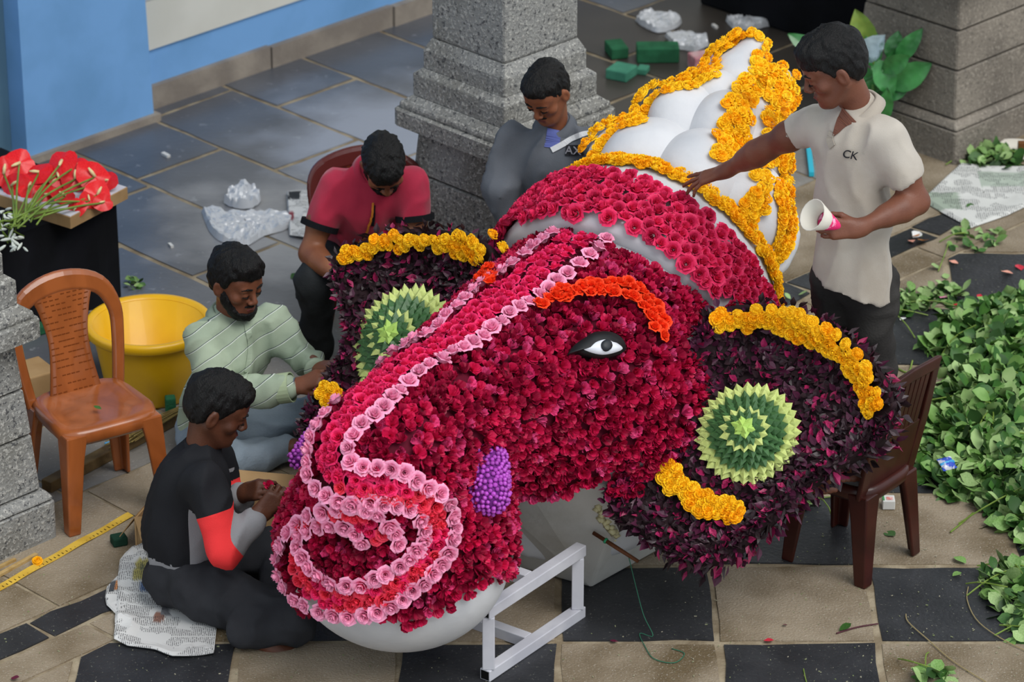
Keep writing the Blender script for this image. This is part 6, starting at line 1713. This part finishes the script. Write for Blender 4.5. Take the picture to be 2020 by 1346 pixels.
for x, y, k, s, lb in ((1656, 1244, 'd', .05, 'single green leaf on light tile at the bottom right'), (1526, 1263, 'red', .035, 'red petal on the tile joint at the bottom'), (1203, 1264, 'dark', .03, 'small magenta petal on black tile by the white stand'),
                       (1879, 1137, 'g', .04, 'pale green leaf alone on the black tile'), (1905, 1112, 'g', .06, 'yellowish leaf by the tile edge left of the scatter'), (1680, 1020, 'g', .05, 'pale leaf behind the near chair leg'), (1765, 1058, 'd', .06, 'green leaf on light tile between chair legs'),
                       (1545, 1232, 'dark', .02, 'tiny pink petal on light tile'), (22, 1338, 'dark', .035, 'dark red petal at the bottom left corner'), (478, 1282, 'red', .022, 'red petal on floor beside bare foot'),
                       (1776, 632, 'white', .035, 'white petal on dark tile behind the right ear'), (1745, 648, 'p', .05, 'grey green leaf on dark tile behind the ear'), (1866, 585, 'pink', .045, 'bright pink petal among leaf scraps'), (1893, 602, 'red', .03, 'red petal among leaf scraps'), (1912, 605, 'red', .025, 'smaller red petal right of the first red one'),
                       (1930, 588, 'red', .03, 'red petal at the far side of the leaf scraps'), (1774, 608, 'red', .025, 'red scrap nearest the standing man'), (1790, 612, 'white', .03, 'white petal beside the leaf scraps'), (1800, 466, 'orange', .05, 'left orange paper scrap by the polo hem'), (1825, 474, 'orange', .065, 'right orange paper scrap by the polo hem'),
                       (1795, 474, 'salmon', .04, 'pale pink petal touching the orange scrap'), (1815, 458, 'white', .06, 'white pink petal standing over the orange scraps'), (1890, 520, 'salmon', .04, 'pale salmon petal on light tile'), (1998, 540, 'salmon', .05, 'salmon petal near right edge'), (2008, 522, 'red', .05, 'red flower scrap at the right edge'),
                       (1855, 527, 'p', .05, 'pale leaf on light strip behind the man'), (1868, 550, 'p', .045, 'pale oval leaf on dark tile by the heap'), (1892, 565, 'p', .045, 'second pale oval leaf nearer the heap'), (1560, 590, 'p', .035, 'pale leaf between the crown and the man'), (1575, 582, 'p', .04, 'longer pale leaf beside the crown'),
                       (1925, 408, 'salmon', .03, 'pink petal on the newspaper sheet'), (1915, 417, 'd', .06, 'dark green leaf on the near corner of the newspaper'), (1955, 407, 'd', .06, 'dark green leaf on the right part of the newspaper'), (206, 806, 'd', .03, 'small green leaf lying on floor by the chair'),
                       (575, 540, 'd', .06, 'dark green leaf on pale slate left of red shirt knee')):
    scrap(x, y, k, s, lb)
# a leaf on the caramel seat
o = put('loose_leaf', GLF[1]); o.location = G(200, 808, .414); o.scale = (.035,) * 3; o.rotation_euler = (.1, .1, 1); tag(o, 'tiny green leaf lying on the caramel chair seat', 'leaf')
# white paper bits
for x, y, s, lb in ((327, 308, .03, 'small white paper bit on slate near the blue pilaster'), (337, 487, .022, 'tiny white paper bit on slate left of the green shirt'), (1410, 54, .025, 'white paper bit on the dark floor at the back'), (824, 148, .02, 'white dot of paper by the pillar base')):
    p = G(x, y); o = MB().box((0, 0, .006), (s * .6, s * 1.6, .012)).obj('paper_bit', mScr['white']); o.location = p; o.rotation_euler = (0, 0, rnd.uniform(0, 1)); tag(o, lb, 'paper')
# long bare stems
for pts, r, lb, m in (([(1787, 1212), (1792, 1228), (1830, 1262), (1880, 1305), (1955, 1352)], .0022, 'long curved dry stem across the bottom right tiles', M('dry_stem', '9a8a63', .6, .3)),
                      ([(1910, 1158), (1908, 1185), (1928, 1225), (1975, 1260), (2040, 1292)], .002, 'second curved dry stem beside the leaf scatter', None),
                      ([(1650, 1250), (1690, 1238), (1732, 1231)], .003, 'dark red flower stem lying across the tile joint', M('red_stem', '4a1c28', .6, .3)),
                      ([(1605, 985), (1640, 980), (1690, 974)], .003, 'thin green stem behind the brown chair legs', mStm), ([(1585, 1320), (1588, 1335), (1592, 1350)], .002, 'short pale stem at the bottom edge', mStm),
                      ([(1800, 712), (1790, 735), (1760, 720)], .004, 'green stalk on dark tile above the brown chair', mStm), ([(1875, 1050), (1900, 1030), (1920, 1012)], .0035, 'green stalk sticking out of the heap onto light tile', mStm)):
    o = MB().tube([tuple(v) for v in spline([G(x, y, .005) for x, y in pts], 18)], r, 5).obj('twig', m or _M['dry_stem']); tag(o, lb, 'twig')
# ---- bundle of large leaves behind the standing man
mBL = M('big_leaf', '2c6a33', .35, .5, '3f8a45', 6, coat=.2, obj_rand=.2); mBY = M('big_leaf_yellow', '93a548', .4, .45, '6d8a3a', 8); mBW = M('big_leaf_back', 'b9cfd6', .4, .5, '5d7d72', 14, 3, .5, .62)
lb = empty('leaf_bundle', G(1745, 262), 'bundle of large broad green leaves standing behind the man in pale polo', 'leaves')
def big_leaf(base, tip, w, m, face, bend=.1):
    base = Vector(base); tip = Vector(tip); d = (tip - base); L_ = d.length; d.normalize(); f = Vector(face); f = (f - d * f.dot(d)).normalized(); s = d.cross(f); V = []
    ts = np.linspace(0, 1, 9)
    for t in ts:
        ww = w * math.sin(PI * min(1, t * .93 + .05)) ** .8 * (1 - .25 * t)
        c = base + d * (L_ * t) - f * (bend * L_ * t * t) 
        for k in (-1, -.5, 0, .5, 1): V.append(c + s * (k * ww / 2) + f * (abs(k) * .12 * ww + .006 * math.sin(9 * t * 2 + k * 3)))
    b = MB().add(V, grid_faces(9, 5)); b.tube([base - d * .12, base], .005, 5); return b.obj('leaf', m, lb, True)
root_p = G(1745, 270, .05); Yb = root_p.y
for tx, ty, w, m, dy, bx_, by_ in ((1688, 22, .13, mBY, .0, 1715, 100), (1742, 72, .12, mBW, -.12, 1698, 118), (1818, 58, .09, mBL, -.02, 1768, 122), (1772, 62, .10, mBL, .05, 1758, 120), (1836, 128, .14, mBL, -.06, 1752, 170), (1792, 112, .10, mBL, -.1, 1742, 140),
                                  (1556, 66, .09, mBL, .05, 1620, 110), (1800, 150, .13, mBL, -.03, 1735, 190), (1762, 190, .12, mBL, -.08, 1730, 120), (1725, 60, .10, mBL, .08, 1720, 130), (1700, 130, .11, mBL, .02, 1725, 190), (1780, 92, .10, mBL, .0, 1745, 160), (1610, 150, .09, mBL, .06, 1650, 200), (1752, 178, .09, mBL, -.1, 1738, 240)):
    big_leaf(W(bx_, by_, Yb + dy * .5), W(tx, ty, Yb + dy), w, m, (rnd.uniform(-.3, .3), -1, .55 + rnd.uniform(-.2, .2)))
for k in range(7):
    a = root_p + Vector((rnd.uniform(-.05, .05), rnd.uniform(-.04, .04), -.05)); MB().tube([a, W(rnd.uniform(1705, 1760), rnd.uniform(150, 200), Yb)], [.008, .006], 6).obj('stalk', M('stalk_green', '5f8a45', .5, .35), lb, True)
# rosette of water droplets and crumbs swept on the tiles: tiny litter
b = MB()
for k in range(900):
    x, y = rnd.uniform(0, 2020), rnd.uniform(1020, 1346)
    if rnd.random() < .35: x, y = rnd.uniform(1560, 2020), rnd.uniform(460, 1346)
    if 560 < x < 1290 and y < 1235 or x > 1790 and 590 < y < 1080: continue
    p = G(x, y, .002); s = rnd.uniform(.0012, .0034); a = rnd.uniform(0, 3); b.box(p, (s * rnd.uniform(1, 3), s, s * .8), Matrix.Rotation(a, 3, 'Z'))
o = b.obj('floor_crumbs', M('crumbs', 'a7a08c', .8, .2, '7d8a5c', 30), kind='stuff'); o['label'] = 'fine pale crumbs and clippings sprinkled over the courtyard tiles'; o['category'] = 'litter'
